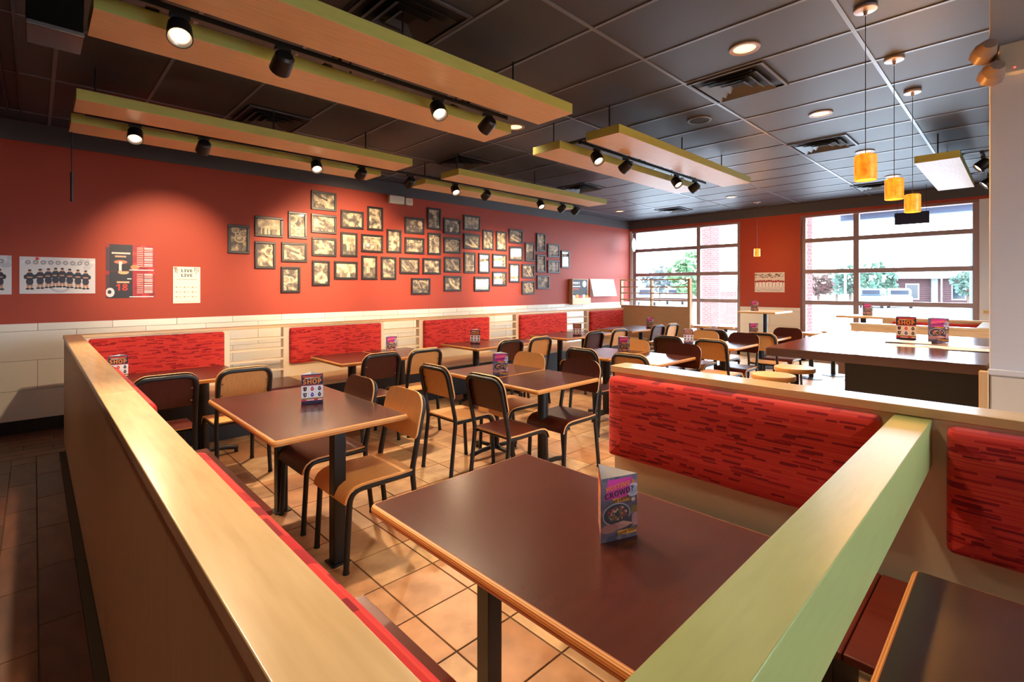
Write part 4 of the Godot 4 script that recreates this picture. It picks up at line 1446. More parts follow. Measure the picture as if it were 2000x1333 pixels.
func team_image(sd: int) -> Image:
	rng.seed = sd
	var im := Image.create(320, 206, false, Image.FORMAT_RGB8)
	im.fill(Color8(205, 205, 210))
	for i in 26:
		disc(im, rng.randf() * 320, rng.randf() * 90, rng.randf_range(10, 30), rng.randf_range(5, 14), Color8(178, 180, 190).lerp(Color8(222, 222, 226), rng.randf()))
	for i in 9:   # blurred grey blocks across the top
		disc(im, 33 + i * 31, 30, 12, 12, Color8(140, 142, 152))
		disc(im, 33 + i * 31, 30, 6, 5, Color8(190, 190, 198))
	disc(im, 70, 10, 8, 8, Color8(200, 40, 36))
	disc(im, 165, 165, 44, 36, Color8(176, 178, 190))
	disc(im, 165, 160, 36, 26, Color8(208, 208, 214))
	var xs := [40, 82, 116, 146, 174, 206, 242, 276]
	for i in 8:
		var x: float = xs[i]
		var y := 62.0 + absf(i - 3.5) * 4.0
		var skin := Color8(190, 140, 110)
		disc(im, x - 7, y + 78, 6, 24, skin)
		disc(im, x + 7, y + 78, 6, 24, skin)
		disc(im, x - 8, y + 102, 8, 5, Color8(30, 30, 36))
		disc(im, x + 9, y + 102, 8, 5, Color8(30, 30, 36))
		disc(im, x, y + 62, 15, 20, Color8(38, 46, 66))
		disc(im, x, y + 34, 17, 24, Color8(34, 40, 60))
		disc(im, x - 17, y + 36, 7, 12, Color8(34, 40, 60))
		disc(im, x + 17, y + 36, 7, 12, Color8(34, 40, 60))
		disc(im, x, y + 38, 13, 4, skin)
		disc(im, x, y + 5, 7, 9, skin)
		disc(im, x, y - 1, 7, 5, Color8(40, 28, 24))
	return im


func build_posters() -> void:
	var z := WALL_Z + 0.001
	sheet("team_poster", "wide pale group poster of eight people in navy taped on red wall", Vector3(-0.109, 1.43, z), Vector3(0.486, 1.815, z), team_image(3))
	sheet("team_poster", "pale poster cut by the frame beside the eight-person group poster", Vector3(-0.80, 1.425, z), Vector3(-0.165, 1.82, z), team_image(8))
	# two jersey sheets, one above the other
	for k in 2:
		rng.seed = 50 + k
		var im := Image.create(180, 128, false, Image.FORMAT_RGB8)
		im.fill(Color8(150, 26, 44))
		for i in 14:
			disc(im, 90 + rng.randf() * 90, rng.randf() * 128, 14, 9, Color8(120, 20, 34).lerp(Color8(206, 60, 60), rng.randf()))
		px(im, 0, 16, 14, 112, Color8(64, 40, 56))
		px(im, 12, 0, 84, 128, Color8(28, 30, 46))
		if k == 0:
			px(im, 20, 38, 68, 8, Color8(225, 190, 180))
			px(im, 32, 54, 40, 8, Color8(230, 150, 120))
			disc(im, 52, 84, 24, 9, Color8(220, 110, 80))
			px(im, 46, 82, 12, 46, Color8(206, 200, 205))
			px(im, 56, 96, 34, 32, Color8(18, 20, 30))
			disc(im, 104, 108, 16, 12, Color8(205, 120, 80))
		else:
			disc(im, 62, 4, 20, 10, Color8(212, 160, 120))
			px(im, 38, 48, 46, 8, Color8(236, 170, 130))
			px(im, 76, 34, 16, 4, Color8(230, 230, 235))
			disc(im, 14, 100, 16, 22, Color8(210, 205, 210))
			disc(im, 12, 98, 7, 9, Color8(40, 44, 60))
		for r in 11:
			px(im, 112, 12 + r * 9, 24, 3, Color8(240, 190, 180))
			px(im, 140, 11 + r * 9, 32, 5 if r % 3 == 0 else 3, Color8(250, 236, 226))
		px(im, 84, 120, 92, 4, Color8(240, 236, 236))
		var o := sheet("schedule_poster", ["sports schedule poster with dark jersey, upper of two on red wall", "sports schedule poster with the number 18 jersey, lower of two"][k], Vector3(0.578, 1.683 - 0.31 * k, z), Vector3(1.025, 1.985 - 0.305 * k, z), im)
		if k == 1:
			letters("18", 0.075, Vector3(-0.085, -0.03, 0.0045), Basis.IDENTITY, M.print_red, o)
	var im := Image.create(128, 200, false, Image.FORMAT_RGB8)
	im.fill(Color8(236, 228, 206))
	for i in 7:
		px(im, 4 + i * 4 if i < 4 else 100 + (i - 4) * 8, 2, 3, 14 + (i * 17) % 30, [Color8(176, 60, 50), Color8(50, 50, 56), Color8(206, 120, 96)][i % 3])
	px(im, 14, 68, 98, 3, Color8(150, 140, 126))
	for r in 3:
		for c in 3:
			disc(im, 14 + c * 38, 112 + r * 26, 4, 4, Color8(206, 130, 110))
			px(im, 22 + c * 38, 110 + r * 26, 16, 5, Color8(206, 178, 156))
	px(im, 10, 188, 108, 2, Color8(150, 140, 126))
	var lv := sheet("event_poster", "cream sheet headed LIVE LIVE taped beside the framed photographs", Vector3(1.208, 1.302, z), Vector3(1.491, 1.748, z), im)
	letters("LIVE", 0.036, Vector3(0, 0.175, 0.0045), Basis.IDENTITY, M.ink, lv, 1.2)
	letters("LIVE", 0.036, Vector3(0, 0.118, 0.0045), Basis.IDENTITY, M.ink, lv, 1.2)
	# poster on the red pier
	rng.seed = 91
	var pim := Image.create(236, 166, false, Image.FORMAT_RGB8)
	pim.fill(Color8(206, 200, 196))
	for i in 60:
		disc(pim, rng.randf() * 236, 12 + rng.randf() * 34, 9, 5, Color8(60, 56, 60).lerp(Color8(230, 228, 226), rng.randf()))
	for i in 26:
		disc(pim, 6 + i * 9, 70 + rng.randf() * 8, 5, 8, Color8(200, 36, 34) if i % 2 else Color8(60, 30, 34))
		px(pim, 3 + i * 9, 84, 6, 36, Color8(232, 230, 228) if i % 3 else Color8(170, 166, 166))
	for i in 20:
		px(pim, 6 + i * 11, 134 + rng.randf() * 18, 6, 4, Color8(60, 58, 62))
	var m := mat(Color(1, 1, 1), 0.55)
	m.albedo_texture = ImageTexture.create_from_image(pim)
	var t := thing("crowd_poster", "red and white group poster on the red pier between the windows", "poster", Vector3(WINDOW_X - 0.001, 1.60, -3.735))
	var p := MB.new(2)
	p.on(0).quad(Vector3(-0.003, 0.21, -0.295), Vector3(-0.003, 0.21, 0.295), Vector3(-0.003, -0.21, 0.295), Vector3(-0.003, -0.21, -0.295), Vector3.LEFT)
	p.on(1).span(Vector3(-0.0027, -0.21, -0.295), Vector3(-0.0005, 0.21, 0.295))
	obj("print", p, [m, M.paper], t)


func build_wall_fittings() -> void:
	# emergency light on the red wall
	var e := thing("emergency_light", "cream two-headed emergency light above the framed photographs", "emergency light", Vector3(4.33, 2.89, WALL_Z))
	obj("case", box1(Vector3(-0.22, -0.03, 0.0), Vector3(0.06, 0.10, 0.07), 0.01), M.cream, e)
	obj("head", box1(Vector3(0.075, -0.035, 0.01), Vector3(0.21, 0.085, 0.085), 0.012), M.cream, e)
	obj("lens", MB.new().tube(PackedVector3Array([Vector3(0.15, 0.03, 0.08), Vector3(0.15, 0.03, 0.09)]), 0.035, 14), M.glass, e)
	obj("bracket", box1(Vector3(0.06, 0.0, 0.0), Vector3(0.08, 0.06, 0.05)), M.black, e)
	# emergency light on the column
	var f := thing("emergency_light", "emergency light with two tilted heads high on the white column", "emergency light", Vector3(3.66, 2.70, -0.06))
	obj("case", box1(Vector3(-0.055, -0.10, -0.03), Vector3(0.0, 0.06, 0.16), 0.008), M.cream, f)
	for k in 2:
		var hd := obj("head", MB.new().lathe(PackedVector2Array([Vector2(0.0, 0.05), Vector2(0.03, 0.048), Vector2(0.052, 0.0), Vector2(0.058, -0.05), Vector2(0.05, -0.055), Vector2(0.0, -0.045)]), Vector3.ZERO, 8), M.trim_ring, f)
		hd.transform = Transform3D(Basis(Vector3(1, 0, 0.3).normalized(), 0.7) * Basis(Vector3(0, 0, 1), 0.9), Vector3(-0.05, 0.05 - 0.12 * k, -0.075 + 0.03 * k))
	obj("status_lamp", MB.new().lathe(PackedVector2Array([Vector2(0.0, 0.006), Vector2(0.006, 0.0), Vector2(0.0, -0.006)]), Vector3(-0.056, -0.075, 0.03), 8), glow(Color(1, 0.1, 0.08), 1.5), f)
	# menu box and the white flyer case on the red wall
	var h := thing("card_holder", "wooden wall box with a dark printed panel and pocket of cards", "card holder", Vector3(9.06, 1.10, WALL_Z))
	obj("backboard", box1(Vector3(-0.33, 0.0, 0.0), Vector3(0.33, 0.585, 0.02), 0.003), M.maple, h)
	obj("side", box1(Vector3(-0.345, 0.0, 0.0), Vector3(-0.33, 0.585, 0.10), 0.003), M.maple, h)
	obj("printed_panel", box1(Vector3(-0.31, 0.20, 0.02), Vector3(0.30, 0.575, 0.026)), M.black_soft, h)
	obj("pocket", box1(Vector3(-0.33, 0.0, 0.02), Vector3(0.33, 0.15, 0.10), 0.004), M.maple, h)
	for k in 5:
		obj("card", box1(Vector3(-0.28 + k * 0.12, 0.06, 0.045), Vector3(-0.18 + k * 0.12, 0.21 + 0.015 * (k % 2), 0.05)), [M.paper, M.orange, M.print_red][k % 3], h)
	letters("THERE'S", 0.055, Vector3(-0.12, 0.49, 0.027), Basis.IDENTITY, M.white, h, 0.9)
	for k in 2:
		obj("text_line", box1(Vector3(-0.28, 0.40 - 0.055 * k, 0.026), Vector3(0.03 - 0.05 * k, 0.425 - 0.055 * k, 0.0275)), M.white if k == 0 else M.print_red, h)
	obj("emblem", MB.new().tube(PackedVector3Array([Vector3(0.18, 0.47, 0.026), Vector3(0.18, 0.47, 0.0285)]), 0.075, 18), M.white, h)
	var c := thing("flyer_case", "white slanted display case beside the wooden card box", "display case", Vector3(9.94, 1.28, WALL_Z))
	var mb := MB.new()
	var A := [Vector3(-0.46, 0.0, 0.12), Vector3(0.49, 0.0, 0.12), Vector3(0.49, 0.41, 0.02), Vector3(-0.46, 0.41, 0.02)]
	var B := [Vector3(-0.46, 0.0, 0.0), Vector3(0.49, 0.0, 0.0), Vector3(0.49, 0.41, 0.0), Vector3(-0.46, 0.41, 0.0)]
	mb.quad(A[0], A[1], A[2], A[3], Vector3(0, 0.24, 0.97))
	mb.quad(A[0], A[1], B[1], B[0], Vector3.DOWN)
	mb.quad(A[2], A[3], B[3], B[2], Vector3.UP)
	mb.quad(A[0], A[3], B[3], B[0], Vector3.LEFT)
	mb.quad(A[1], A[2], B[2], B[1], Vector3.RIGHT)
	obj("case", mb, mat(Color(0.92, 0.92, 0.93), 0.2), c)
	# round hanging sign in front of the left window
	var r := thing("round_sign", "round teal sign hanging on two cords near the left window", "sign", Vector3(10.75, 2.55, -6.75), 0.0)
	var face := obj("disc", MB.new().tube(PackedVector3Array([Vector3(0, 0, 0.006), Vector3(0, 0, -0.006)]), 0.17, 28), mat(Color(0.24, 0.42, 0.47), 0.5), r)
	obj("ring", MB.new().lathe(PackedVector2Array([Vector2(0.150, 0.008), Vector2(0.165, 0.009), Vector2(0.165, -0.009), Vector2(0.150, -0.008)]), Vector3.ZERO, 28), M.white, r).rotation.x = PI / 2
	for s in [[-0.06, 0.045, 0.10], [0.02, 0.05, 0.05], [-0.01, 0.0, 0.16], [0.0, -0.055, 0.09]]:
		obj("mark", box1(Vector3(s[0] - s[2] / 2, s[1] - 0.012, 0.006), Vector3(s[0] + s[2] / 2, s[1] + 0.012, 0.0075)), M.white, r)
	for x in [-0.09, 0.09]:
		obj("cord", MB.new().tube(PackedVector3Array([Vector3(x, 0.13, 0), Vector3(x, CEILING - 2.55, 0)]), 0.0025, 5), M.black, r)
	r.rotation.y = 0.25
	# dark sign board hanging before the right window
	var s := thing("hanging_sign", "dark flat sign board hanging before the right window", "sign", Vector3(10.6, 2.56, -1.30))
	obj("board", box1(Vector3(-0.02, 0, -0.23), Vector3(0.02, 0.20, 0.23), 0.004), M.navy, s)
	for zz in [-0.19, 0.19]:
		obj("cord", MB.new().tube(PackedVector3Array([Vector3(0, 0.19, zz), Vector3(0, CEILING - 2.56, zz)]), 0.003, 5), M.black, s)
	# screen seen edge-on past the column
	var v := thing("wall_screen", "black screen seen edge-on beside the white column", "screen", Vector3(6.7, 1.82, -0.16))
	obj("panel", box1(Vector3(-0.5, 0, -0.03), Vector3(0.5, 0.98, 0.03), 0.006), M.ink, v)
	obj("mount", MB.new().tube(PackedVector3Array([Vector3(0, 0.9, 0.0), Vector3(0, CEILING - 1.82, 0.0)]), 0.02, 8), M.black, v)
	# black box with a silver lower edge in the dark corner over the corridor
	var k := thing("hanging_box", "glossy black box with a silver lower edge above the corridor", "box", Vector3(0.075, 2.75, -3.4))
	obj("body", box1(Vector3(-0.105, 0.0, -0.13), Vector3(0.105, CEILING - 2.75, 0.13), 0.004), mat(Color(0.05, 0.05, 0.055), 0.15), k)
	obj("lower_edge", box1(Vector3(-0.106, 0, 0.13), Vector3(0.106, 0.022, 0.135), 0.002), M.steel, k)
	var gr := thing("ceiling_grille", "dark slatted ceiling grille over the corridor", "grille", Vector3(-0.30, CEILING - 0.06, -4.2))
	for i in 6:
		obj("slat", box1(Vector3(-0.25 + i * 0.09, 0, -2.4), Vector3(-0.235 + i * 0.09, 0.06, 2.0), 0.002), M.black, gr)


# ------------------------------------------------------------------ table cards
func crowd_image() -> Image:
	rng.seed = 12
	var im := Image.create(258, 374, false, Image.FORMAT_RGB8)
	for y in 374:
		px(im, 0, y, 258, 1, Color8(96, 84, 102))
	for i in 40:
		disc(im, rng.randf() * 258, rng.randf() * 374, rng.randf_range(12, 40), rng.randf_range(10, 30), Color8(60, 54, 74).lerp(Color8(140, 116, 124), rng.randf()))
	disc(im, 225, 92, 46, 40, Color8(206, 204, 220))
	disc(im, 225, 92, 34, 28, Color8(170, 168, 190))
	for y in range(14, 130):   # magenta banner
		var k := (y - 14) / 116.0
		px(im, 52 - k * 26, y, 172 - k * 10, 1, Color8(218, 44, 150))
	px(im, 84, 128, 116, 26, Color8(240, 160, 50))
	disc(im, 110, 222, 96, 66, Color8(200, 200, 206))
	disc(im, 110, 222, 90, 60, Color8(38, 38, 48))
	for i in 60:
		var a := rng.randf() * TAU
		var r := sqrt(rng.randf())
		disc(im, 116 + cos(a) * r * 72, 220 + sin(a) * r * 42, rng.randf_range(4, 11), rng.randf_range(3, 8), [Color8(176, 44, 50), Color8(214, 120, 60), Color8(228, 190, 180), Color8(140, 30, 50), Color8(120, 130, 60)][i % 5])
	disc(im, 180, 290, 40, 44, Color8(54, 40, 52))
	disc(im, 130, 292, 74, 20, Color8(196, 140, 130))
	disc(im, 60, 300, 62, 26, Color8(176, 116, 108))
	for i in 4:
		disc(im, 150 + i * 16, 276 + i * 5, 26, 8, Color8(216, 164, 150))
	disc(im, 228, 150, 14, 12, Color8(236, 214, 204))
	disc(im, 236, 210, 22, 24, Color8(150, 130, 50))
	disc(im, 244, 270, 26, 40, Color8(206, 150, 160))
	px(im, 118, 322, 134, 28, Color8(240, 160, 50))
	return im


func shop_image() -> Image:
	var im := Image.create(258, 374, false, Image.FORMAT_RGB8)
	im.fill(Color8(40, 46, 78))
	px(im, 0, 0, 258, 14, Color8(60, 54, 96))
	px(im, 14, 16, 230, 18, Color8(206, 64, 52))
	px(im, 34, 40, 190, 16, Color8(196, 150, 70))
	px(im, 0, 134, 258, 8, Color8(206, 64, 52))
	px(im, 0, 146, 258, 156, Color8(238, 234, 236))
	for c in 2:
		px(im, 84 + c * 86, 150, 2, 148, Color8(200, 196, 204))
	px(im, 6, 224, 246, 2, Color8(200, 196, 204))
	var tones := [Color8(40, 36, 40), Color8(212, 50, 40), Color8(54, 58, 70), Color8(60, 56, 62), Color8(76, 80, 176), Color8(58, 60, 72)]
	for k in 6:
		var x := 43.0 + (k % 3) * 86
		var y := 184.0 + (k / 3) * 76
		disc(im, x, y + 6, 20, 24, tones[k])
		disc(im, x, y - 14, 12, 12, tones[k])
		if k == 0 or k == 3:
			px(im, x - 24, y - 22, 48, 14, tones[k])
			disc(im, x + 4, y, 6, 10, Color8(214, 100, 60) if k == 0 else Color8(230, 226, 230))
		else:
			disc(im, x, y + 2, 7, 5, Color8(230, 226, 230))
	px(im, 0, 306, 258, 8, Color8(206, 170, 60))
	px(im, 0, 318, 258, 24, Color8(206, 52, 60))
	px(im, 60, 324, 90, 12, Color8(240, 230, 232))
	px(im, 196, 322, 52, 16, Color8(236, 226, 220))
	return im


func side_image() -> Image:
	var im := Image.create(129, 187, false, Image.FORMAT_RGB8)
	im.fill(Color8(214, 70, 30))
	px(im, 0, 0, 129, 20, Color8(120, 40, 30))
	px(im, 14, 34, 100, 30, Color8(240, 150, 40))
	px(im, 14, 78, 100, 86, Color8(238, 190, 150))
	for k in 4:
		px(im, 26 + (k % 2) * 44, 86 + (k / 2) * 38, 32, 30, Color8(110, 50, 40))
	px(im, 0, 172, 129, 15, Color8(40, 36, 50))
	return im


func build_cards() -> void:
	var looks := []
	for im in [crowd_image(), shop_image(), side_image()]:
		var m := mat(Color(1, 1, 1), 0.35)
		m.albedo_texture = ImageTexture.create_from_image(im)
		looks.append(m)
	var s := 0.130
	var H := 0.187
	var r := s * 0.2887
	var protos := []
	for kind in 2:
		protos.append(null)
	var list := [
		[0, 1.262, 0.75, -0.868, -0.367, "HOSTING A CROWD tent card on the booth table beside green rail"],
		[1, 1.30, 0.75, -3.22, -0.32, "SHOP tent card on the long two-post table"],
		[1, 0.50, 0.75, -5.17, -0.2, "SHOP tent card on the corner wall-bench table"],
		[0, 2.92, 0.75, -5.02, -0.15, "catering tent card at the second wall-bench cushion"],
		[1, 4.20, 0.75, -5.03, -0.95, "SHOP tent card at the third wall-bench cushion"],
		[0, 2.86, 0.75, -3.10, -0.75, "catering tent card on the first table pair"],
		[1, 6.02, 0.75, -4.78, -0.9, "SHOP tent card at the fourth wall-bench cushion"],
		[0, 4.80, 0.75, -3.14, -1.0, "catering tent card on the window-lit second table pair"],
		[1, 6.28, 0.75, -3.12, -0.75, "SHOP tent card on the third table pair"],
		[0, 8.15, 0.75, -4.78, -0.9, "catering tent card at the fifth wall-bench cushion"],
		[0, 8.06, 0.75, -2.92, -1.2, "catering tent card on the fourth table pair"],
		[0, 9.78, 1.0505, -3.52, -1.3, "catering tent card on the high table before the pier"],
		[0, 9.52, 1.0505, -1.72, -1.3, "catering tent card on the thin-topped high table"],
		[1, 5.12, 1.0705, -0.66, -1.55, "SHOP tent card on the speckled counter"],
		[0, 5.06, 1.0705, -0.47, -1.15, "catering tent card on the speckled counter"],
	]
	for c in list:
		var kind: int = c[0]
		var at := Vector3(c[1], c[2] + 0.0008, c[3])
		if protos[kind]:
			copy_of(protos[kind], "tent_card", c[5], at, c[4], "folded tent cards")
			continue
		var t := thing("tent_card", c[5], "table card", at, c[4], "folded tent cards")
		protos[kind] = t
		var front: Node3D = null
		for k in 3:
			var R := Basis(Vector3.UP, k * TAU / 3)
			var p := MB.new(2).at(Transform3D(R, Vector3.ZERO))
			var x := s / 2
			p.on(0).quad(Vector3(-x, H, r), Vector3(x, H, r), Vector3(x, 0, r), Vector3(-x, 0, r), Vector3.BACK)
			p.on(1).quad(Vector3(-x, H, r - 0.0006), Vector3(x, H, r - 0.0006), Vector3(x, 0, r - 0.0006), Vector3(-x, 0, r - 0.0006), Vector3.FORWARD)
			var face: Material = looks[kind] if k == 0 else looks[1 - kind] if k == 1 else looks[2]
			var po := obj("panel", p, [face, M.paper], t)
			if k == 0:
				front = po
		var tilt := Basis(Vector3.BACK, 0.13)
		if kind == 0:
			letters("HOSTING A", 0.0140, Vector3(0.004, 0.1590, r + 0.0006), tilt, M.orange, front, 1.0)
			letters("CROWD?", 0.0165, Vector3(0.0, 0.1385, r + 0.0006), tilt, M.navy, front, 1.10)
			letters("WE CATER!", 0.0085, Vector3(0.006, 0.1175, r + 0.0006), tilt, M.ink, front, 1.0)
			letters("ORDER TODAY", 0.0085, Vector3(0.028, 0.0195, r + 0.0006), tilt, M.ink, front, 0.95)
		else:
			letters("SHOP", 0.0305, Vector3(0.0, 0.1395, r + 0.0006), Basis.IDENTITY, M.orange, front, 1.02)
			letters("THE NEW", 0.0075, Vector3(-0.02, 0.163, r + 0.0006), Basis.IDENTITY, M.white, front, 1.0)


# ------------------------------------------------------------------ outdoors
func away(u: float, depth: float, y: float) -> Vector3:   # a place seen at column u, that many metres straight ahead
	var a := (u - 1000.0) / FOCAL * depth
	return Vector3(depth * sin(YAW) + a * cos(YAW), y, -depth * cos(YAW) + a * sin(YAW))


func bricks(w: float, d: float, y0: float, y1: float) -> MB:
	var mb := MB.new(3)
	var ch := 0.075
	var n := int((y1 - y0) / ch)
	rng.seed = 33
	for i in n:
		var y := y0 + i * ch
		for side in 4:
			var R := Basis(Vector3.UP, side * PI / 2)
			var half := (w if side % 2 == 0 else d) / 2
			var out := (d if side % 2 == 0 else w) / 2
			var x := -half - (0.11 if i % 2 else 0.0)
			while x < half:
				var a := maxf(x, -half)
				var b := minf(x + 0.21, half)
				if b - a > 0.03:
					mb.on(rng.randi() % 2).at(Transform3D(R, Vector3.ZERO))
					mb.span(Vector3(a + 0.004, y + 0.004, out - 0.05), Vector3(b - 0.004, y + ch - 0.005, out))
				x += 0.22
	mb.on(2).at(Transform3D.IDENTITY)
	mb.span(Vector3(-w / 2 + 0.008, y0, -d / 2 + 0.008), Vector3(w / 2 - 0.008, y1, d / 2 - 0.008))
	return mb


func tree(label: String, at: Vector3, h: float, r: float, leaf: Color, sd: int) -> void:
	var t := thing("tree", label, "tree", at)
	obj("trunk", MB.new().tube(PackedVector3Array([Vector3(0, 0, 0), Vector3(0.1, h * 0.35, 0), Vector3(0, h * 0.6, 0.1)]), 0.16, 8), mat(Color(0.35, 0.28, 0.24), 0.9), t)
	rng.seed = sd
	var mb := MB.new()
	for i in 420:   # leaf clumps over a lumpy crown
		var dir := Vector3(rng.randfn(), rng.randfn() * 0.8, rng.randfn()).normalized()
		var rad := r * (0.72 + 0.3 * sin(dir.x * 5.0 + sd) * sin(dir.y * 4.0 + 1.0) + rng.randf() * 0.18)
		var p := Vector3(0, h * 0.62, 0) + Vector3(dir.x * rad, dir.y * rad * (h * 0.40 / r), dir.z * rad)
		var b := Basis.from_euler(Vector3(rng.randf() * TAU, rng.randf() * TAU, rng.randf() * TAU))
		var k := r * rng.randf_range(0.10, 0.2)
		mb.quad(p + b * Vector3(-k, -k * 0.6, 0), p + b * Vector3(k, -k * 0.6, 0), p + b * Vector3(k * 0.6, k * 0.7, 0), p + b * Vector3(-k * 0.6, k * 0.7, 0), b * Vector3.BACK)
	var lm := mat(leaf, 0.8)
	lm.backlight_enabled = true
	lm.backlight = Color(0.2, 0.25, 0.18)
	obj("foliage", mb, lm, t)


func pickup(label: String, at: Vector3, paint: Color, suv: bool) -> void:
	var t := thing("pickup_truck" if not suv else "parked_van", label, "vehicle", at, atan2(-at.x, -at.z))
	var pm := mat(paint, 0.3)
	var gm := mat(Color(0.12, 0.15, 0.19), 0.1)
	obj("body", MB.new().span(Vector3(-0.95, 0.45, -5.2), Vector3(0.95, 1.15, 0.0), 0.10), pm, t)
	obj("cab", MB.new().span(Vector3(-0.86, 1.12, -4.0), Vector3(0.86, 1.85, -1.7 if not suv else -0.15), 0.14), pm, t)
	obj("rear_window", MB.new().span(Vector3(-0.68, 1.28, -1.72 if not suv else -0.17), Vector3(0.68, 1.70, -1.685 if not suv else -0.135), 0.01), gm, t)
	obj("bumper", MB.new().span(Vector3(-0.95, 0.42, -0.05), Vector3(0.95, 0.60, 0.10), 0.03), mat(Color(0.5, 0.5, 0.54), 0.3, 0.6), t)
	for sx in [-1.0, 1.0]:
		obj("tail_lamp", MB.new().span(Vector3(sx * 0.86 - 0.08, 0.75, -0.02), Vector3(sx * 0.86 + 0.08, 1.08, 0.02), 0.01), mat(Color(0.75, 0.35, 0.45), 0.3), t)
		for zz in [-0.95, -4.2]:
			obj("wheel", MB.new().tube(PackedVector3Array([Vector3(sx * 0.72, 0.36, zz), Vector3(sx * 0.96, 0.36, zz)]), 0.36, 16), mat(Color(0.10, 0.10, 0.13), 0.7), t)
	obj("number_plate", MB.new().span(Vector3(-0.16, 0.66, 0.0), Vector3(0.16, 0.80, 0.015)), M.white, t)


func build_outdoors() -> void:
	var pave := mat(Color(0.62, 0.61, 0.60), 0.9)
	struct("ground_lot", box1(Vector3(14.0, -0.75, -130), Vector3(190, -0.50, 110)), pave)
	struct("ground_walk", box1(Vector3(11.42, -0.5, -60), Vector3(14.0, -0.06, 60)), mat(Color(0.84, 0.83, 0.81), 0.9))
	# brick pillars
	var bm := [mat(Color(0.45, 0.21, 0.19), 0.9), mat(Color(0.40, 0.18, 0.17), 0.9), mat(Color(0.62, 0.60, 0.58), 0.9)]
	var a := thing("brick_pillar", "tall red brick pillar outside the left window", "pillar", away(1385, 19.0, -0.5), -YAW + 0.55)
	obj("bricks", bricks(0.52, 0.52, 0.0, 5.4), bm, a).set_meta("kind", "stuff")
	var b := thing("brick_monument", "low red brick monument behind the tall pillar", "pillar", away(1422, 27.0, -0.5), -YAW + 0.2)
	obj("bricks", bricks(0.60, 0.60, 0.0, 1.75), bm, b).set_meta("kind", "stuff")
	obj("cap", box1(Vector3(-0.36, 1.75, -0.36), Vector3(0.36, 1.83, 0.36), 0.01), pave, b)
	var c := thing("brick_pier", "brick outer corner of the building beside the right window", "pillar", Vector3(11.82, -0.06, -3.50))
	obj("bricks", bricks(0.78, 0.62, 0.0, 3.6), bm, c).set_meta("kind", "stuff")
	# eave and steel post outside the right window
	var e := thing("canopy_eave", "blue-grey canopy edge above the right window", "canopy", Vector3(13.2, 3.0, -1.0))
	obj("fascia", box1(Vector3(0, 0, -1.9), Vector3(0.25, 0.22, 3.5), 0.01), mat(Color(0.24, 0.29, 0.37), 0.6), e)
	obj("deck", box1(Vector3(-0.4, 0.2, -1.9), Vector3(0.2, 0.3, 3.5)), mat(Color(0.30, 0.34, 0.40), 0.6), e)
	var po := thing("steel_post", "blue-grey round post outside the right window edge", "post", away(1901, 12.5, -0.5))
	obj("post", MB.new().tube(PackedVector3Array([Vector3(0, 0, 0), Vector3(0, 3.45, 0)]), 0.07, 14), mat(Color(0.24, 0.30, 0.40), 0.5), po)
	# building across the lot
	var W := 58.0
	var bd := thing("shop_building", "brown sided building with a pale metal roof across the lot", "building", away(1818, W, -0.5), -YAW - 0.62)
	bd.scale.x = 0.74
	var bw := 9.4
	obj("wall", box1(Vector3(-4.6, 0, -7), Vector3(4.7, 3.4, 0)), mat(Color(0.22, 0.12, 0.13), 0.8), bd)
	for i in 13:
		obj("siding_board", box1(Vector3(-4.62, 0.15 + i * 0.25, 0.0), Vector3(4.72, 0.33 + i * 0.25, 0.05), 0.01), mat(Color(0.25, 0.14, 0.15), 0.8), bd)
	var roof := MB.new()
	var e0 := Vector3(-6.6, 3.3, 1.2)
	var e1 := Vector3(5.2, 3.3, 1.2)
	var r0 := Vector3(-5.6, 8.6, -6.5)
	var r1 := Vector3(4.6, 8.6, -6.5)
	roof.quad(e0, e1, r1, r0, Vector3(0, 0.8, 0.6))
	roof.quad(e0, r0, Vector3(-6.6, 3.3, -8), Vector3(-6.6, 3.3, -8), Vector3(-1, 0.3, 0))
	roof.quad(e1, r1, Vector3(5.2, 3.3, -8), Vector3(5.2, 3.3, -8), Vector3(1, 0.3, 0))
	roof.quad(e0, e1, e1 + Vector3(0, -0.3, 0), e0 + Vector3(0, -0.3, 0), Vector3.BACK)
	var rf := obj("roof", roof, mat(Color(0.86, 0.86, 0.84), 0.6), bd)
	for i in 26:
		var k := i / 25.0
		obj("seam", MB.new().tube(PackedVector3Array([e0.lerp(e1, k), r0.lerp(r1, k)]), 0.04, 4), mat(Color(0.80, 0.80, 0.80), 0.6), rf)
	obj("pilaster", box1(Vector3(0.0, 0, 0.0), Vector3(0.8, 3.2, 0.5), 0.02), mat(Color(0.40, 0.43, 0.42), 0.8), bd)
	for x in [-2.3, 3.3]:
		var f := obj("window", box1(Vector3(x - 0.85, 0.5, 0.02), Vector3(x + 0.85, 2.4, 0.10)), M.white, bd)
		obj("pane", box1(Vector3(x - 0.72, 0.62, 0.10), Vector3(x + 0.72, 2.28, 0.12)), mat(Color(0.10, 0.14, 0.17), 0.15), f)
	pickup("silver blue pickup truck parked with its tail to the windows", away(1701, 46.0, -0.5), Color(0.27, 0.33, 0.40), false)
	pickup("white van parked beside the silver blue pickup truck", away(1757, 46.0, -0.5), Color(0.62, 0.62, 0.64), true)
	tree("broad green tree behind the parked pickup truck", away(1714, 54.5, -0.5), 4.5, 1.8, Color(0.22, 0.33, 0.27), 4)
	tree("green tree left of the broad tree across the lot", away(1660, 60.0, -0.5), 4.4, 1.7, Color(0.24, 0.34, 0.30), 5)
	tree("small reddish tree beyond the brick window edge", away(1598, 64.0, -0.5), 3.8, 1.9, Color(0.36, 0.22, 0.22), 6)
	tree("small brownish tree beside the light pole", away(1634, 72.0, -0.5), 4.0, 1.6, Color(0.28, 0.29, 0.25), 7)
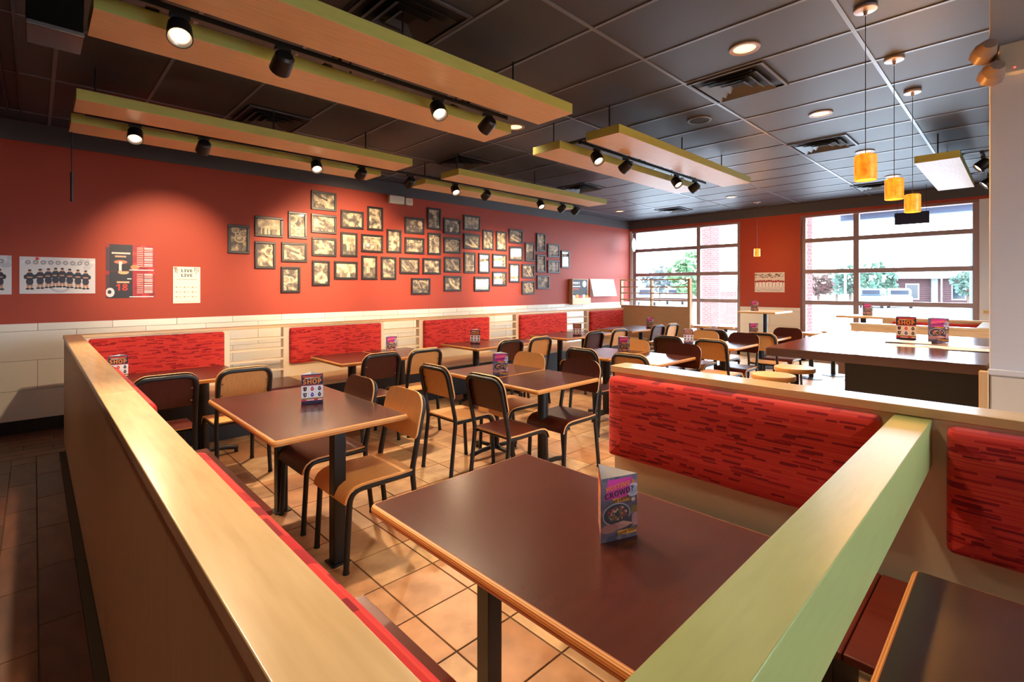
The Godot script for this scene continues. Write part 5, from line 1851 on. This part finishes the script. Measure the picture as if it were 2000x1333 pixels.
	tree("green tree at the right end of the brown building", away(1893, 52.0, -0.5), 3.9, 1.3, Color(0.23, 0.32, 0.28), 8)
	tree("bright green tree seen beside the tall brick pillar", away(1350, 46.0, -0.5), 5.0, 2.0, Color(0.24, 0.36, 0.20), 9)
	tree("pale tree seen through the divider screen", away(1288, 68.0, -0.5), 4.6, 2.2, Color(0.30, 0.34, 0.36), 10)
	pickup("pale blue pickup seen through the barred divider screen", away(1262, 52.0, -0.5), Color(0.28, 0.34, 0.40), false)
	pickup("white van seen through the divider screen by the pillar", away(1318, 56.0, -0.5), Color(0.60, 0.60, 0.62), true)
	var lp := thing("lamp_post", "white globe lamp post in front of the brown building", "lamp post", away(1839, 50.0, -0.5))
	obj("pole", MB.new().tube(PackedVector3Array([Vector3(0, 0, 0), Vector3(0, 3.9, 0)]), 0.06, 8), M.white, lp)
	obj("globe", MB.new().lathe(PackedVector2Array([Vector2(0, 0.3), Vector2(0.2, 0.22), Vector2(0.3, 0), Vector2(0.2, -0.22), Vector2(0, -0.3)]), Vector3(0, 4.1, 0), 12), M.white, lp)
	var lpo := thing("light_pole", "tall thin white light pole between the trees", "pole", away(1651, 55.0, -0.5))
	obj("pole", MB.new().tube(PackedVector3Array([Vector3(0, 0, 0), Vector3(0, 4.8, 0)]), 0.12, 8), M.white, lpo)
	for h in [[1395, 17.5], [1420, 16.5], [1438, 18.0], [1374, 17.0]]:
		rng.seed = int(h[0])
		var sh := thing("shrub", "low pale shrub at the foot of the brick pillars", "shrub", away(h[0], h[1], -0.5), 0.0, "shrubs outside the left window")
		var mb := MB.new()
		for i in 160:
			var d := Vector3(rng.randfn(), absf(rng.randfn()), rng.randfn()).normalized() * rng.randf_range(0.2, 0.42)
			var bb := Basis.from_euler(Vector3(rng.randf() * TAU, rng.randf() * TAU, 0))
			mb.quad(d + bb * Vector3(-0.05, 0, 0), d + bb * Vector3(0, -0.03, 0), d + bb * Vector3(0.05, 0, 0), d + bb * Vector3(0, 0.03, 0), bb * Vector3.BACK)
		obj("foliage", mb, mat(Color(0.28, 0.36, 0.28), 0.8), sh)
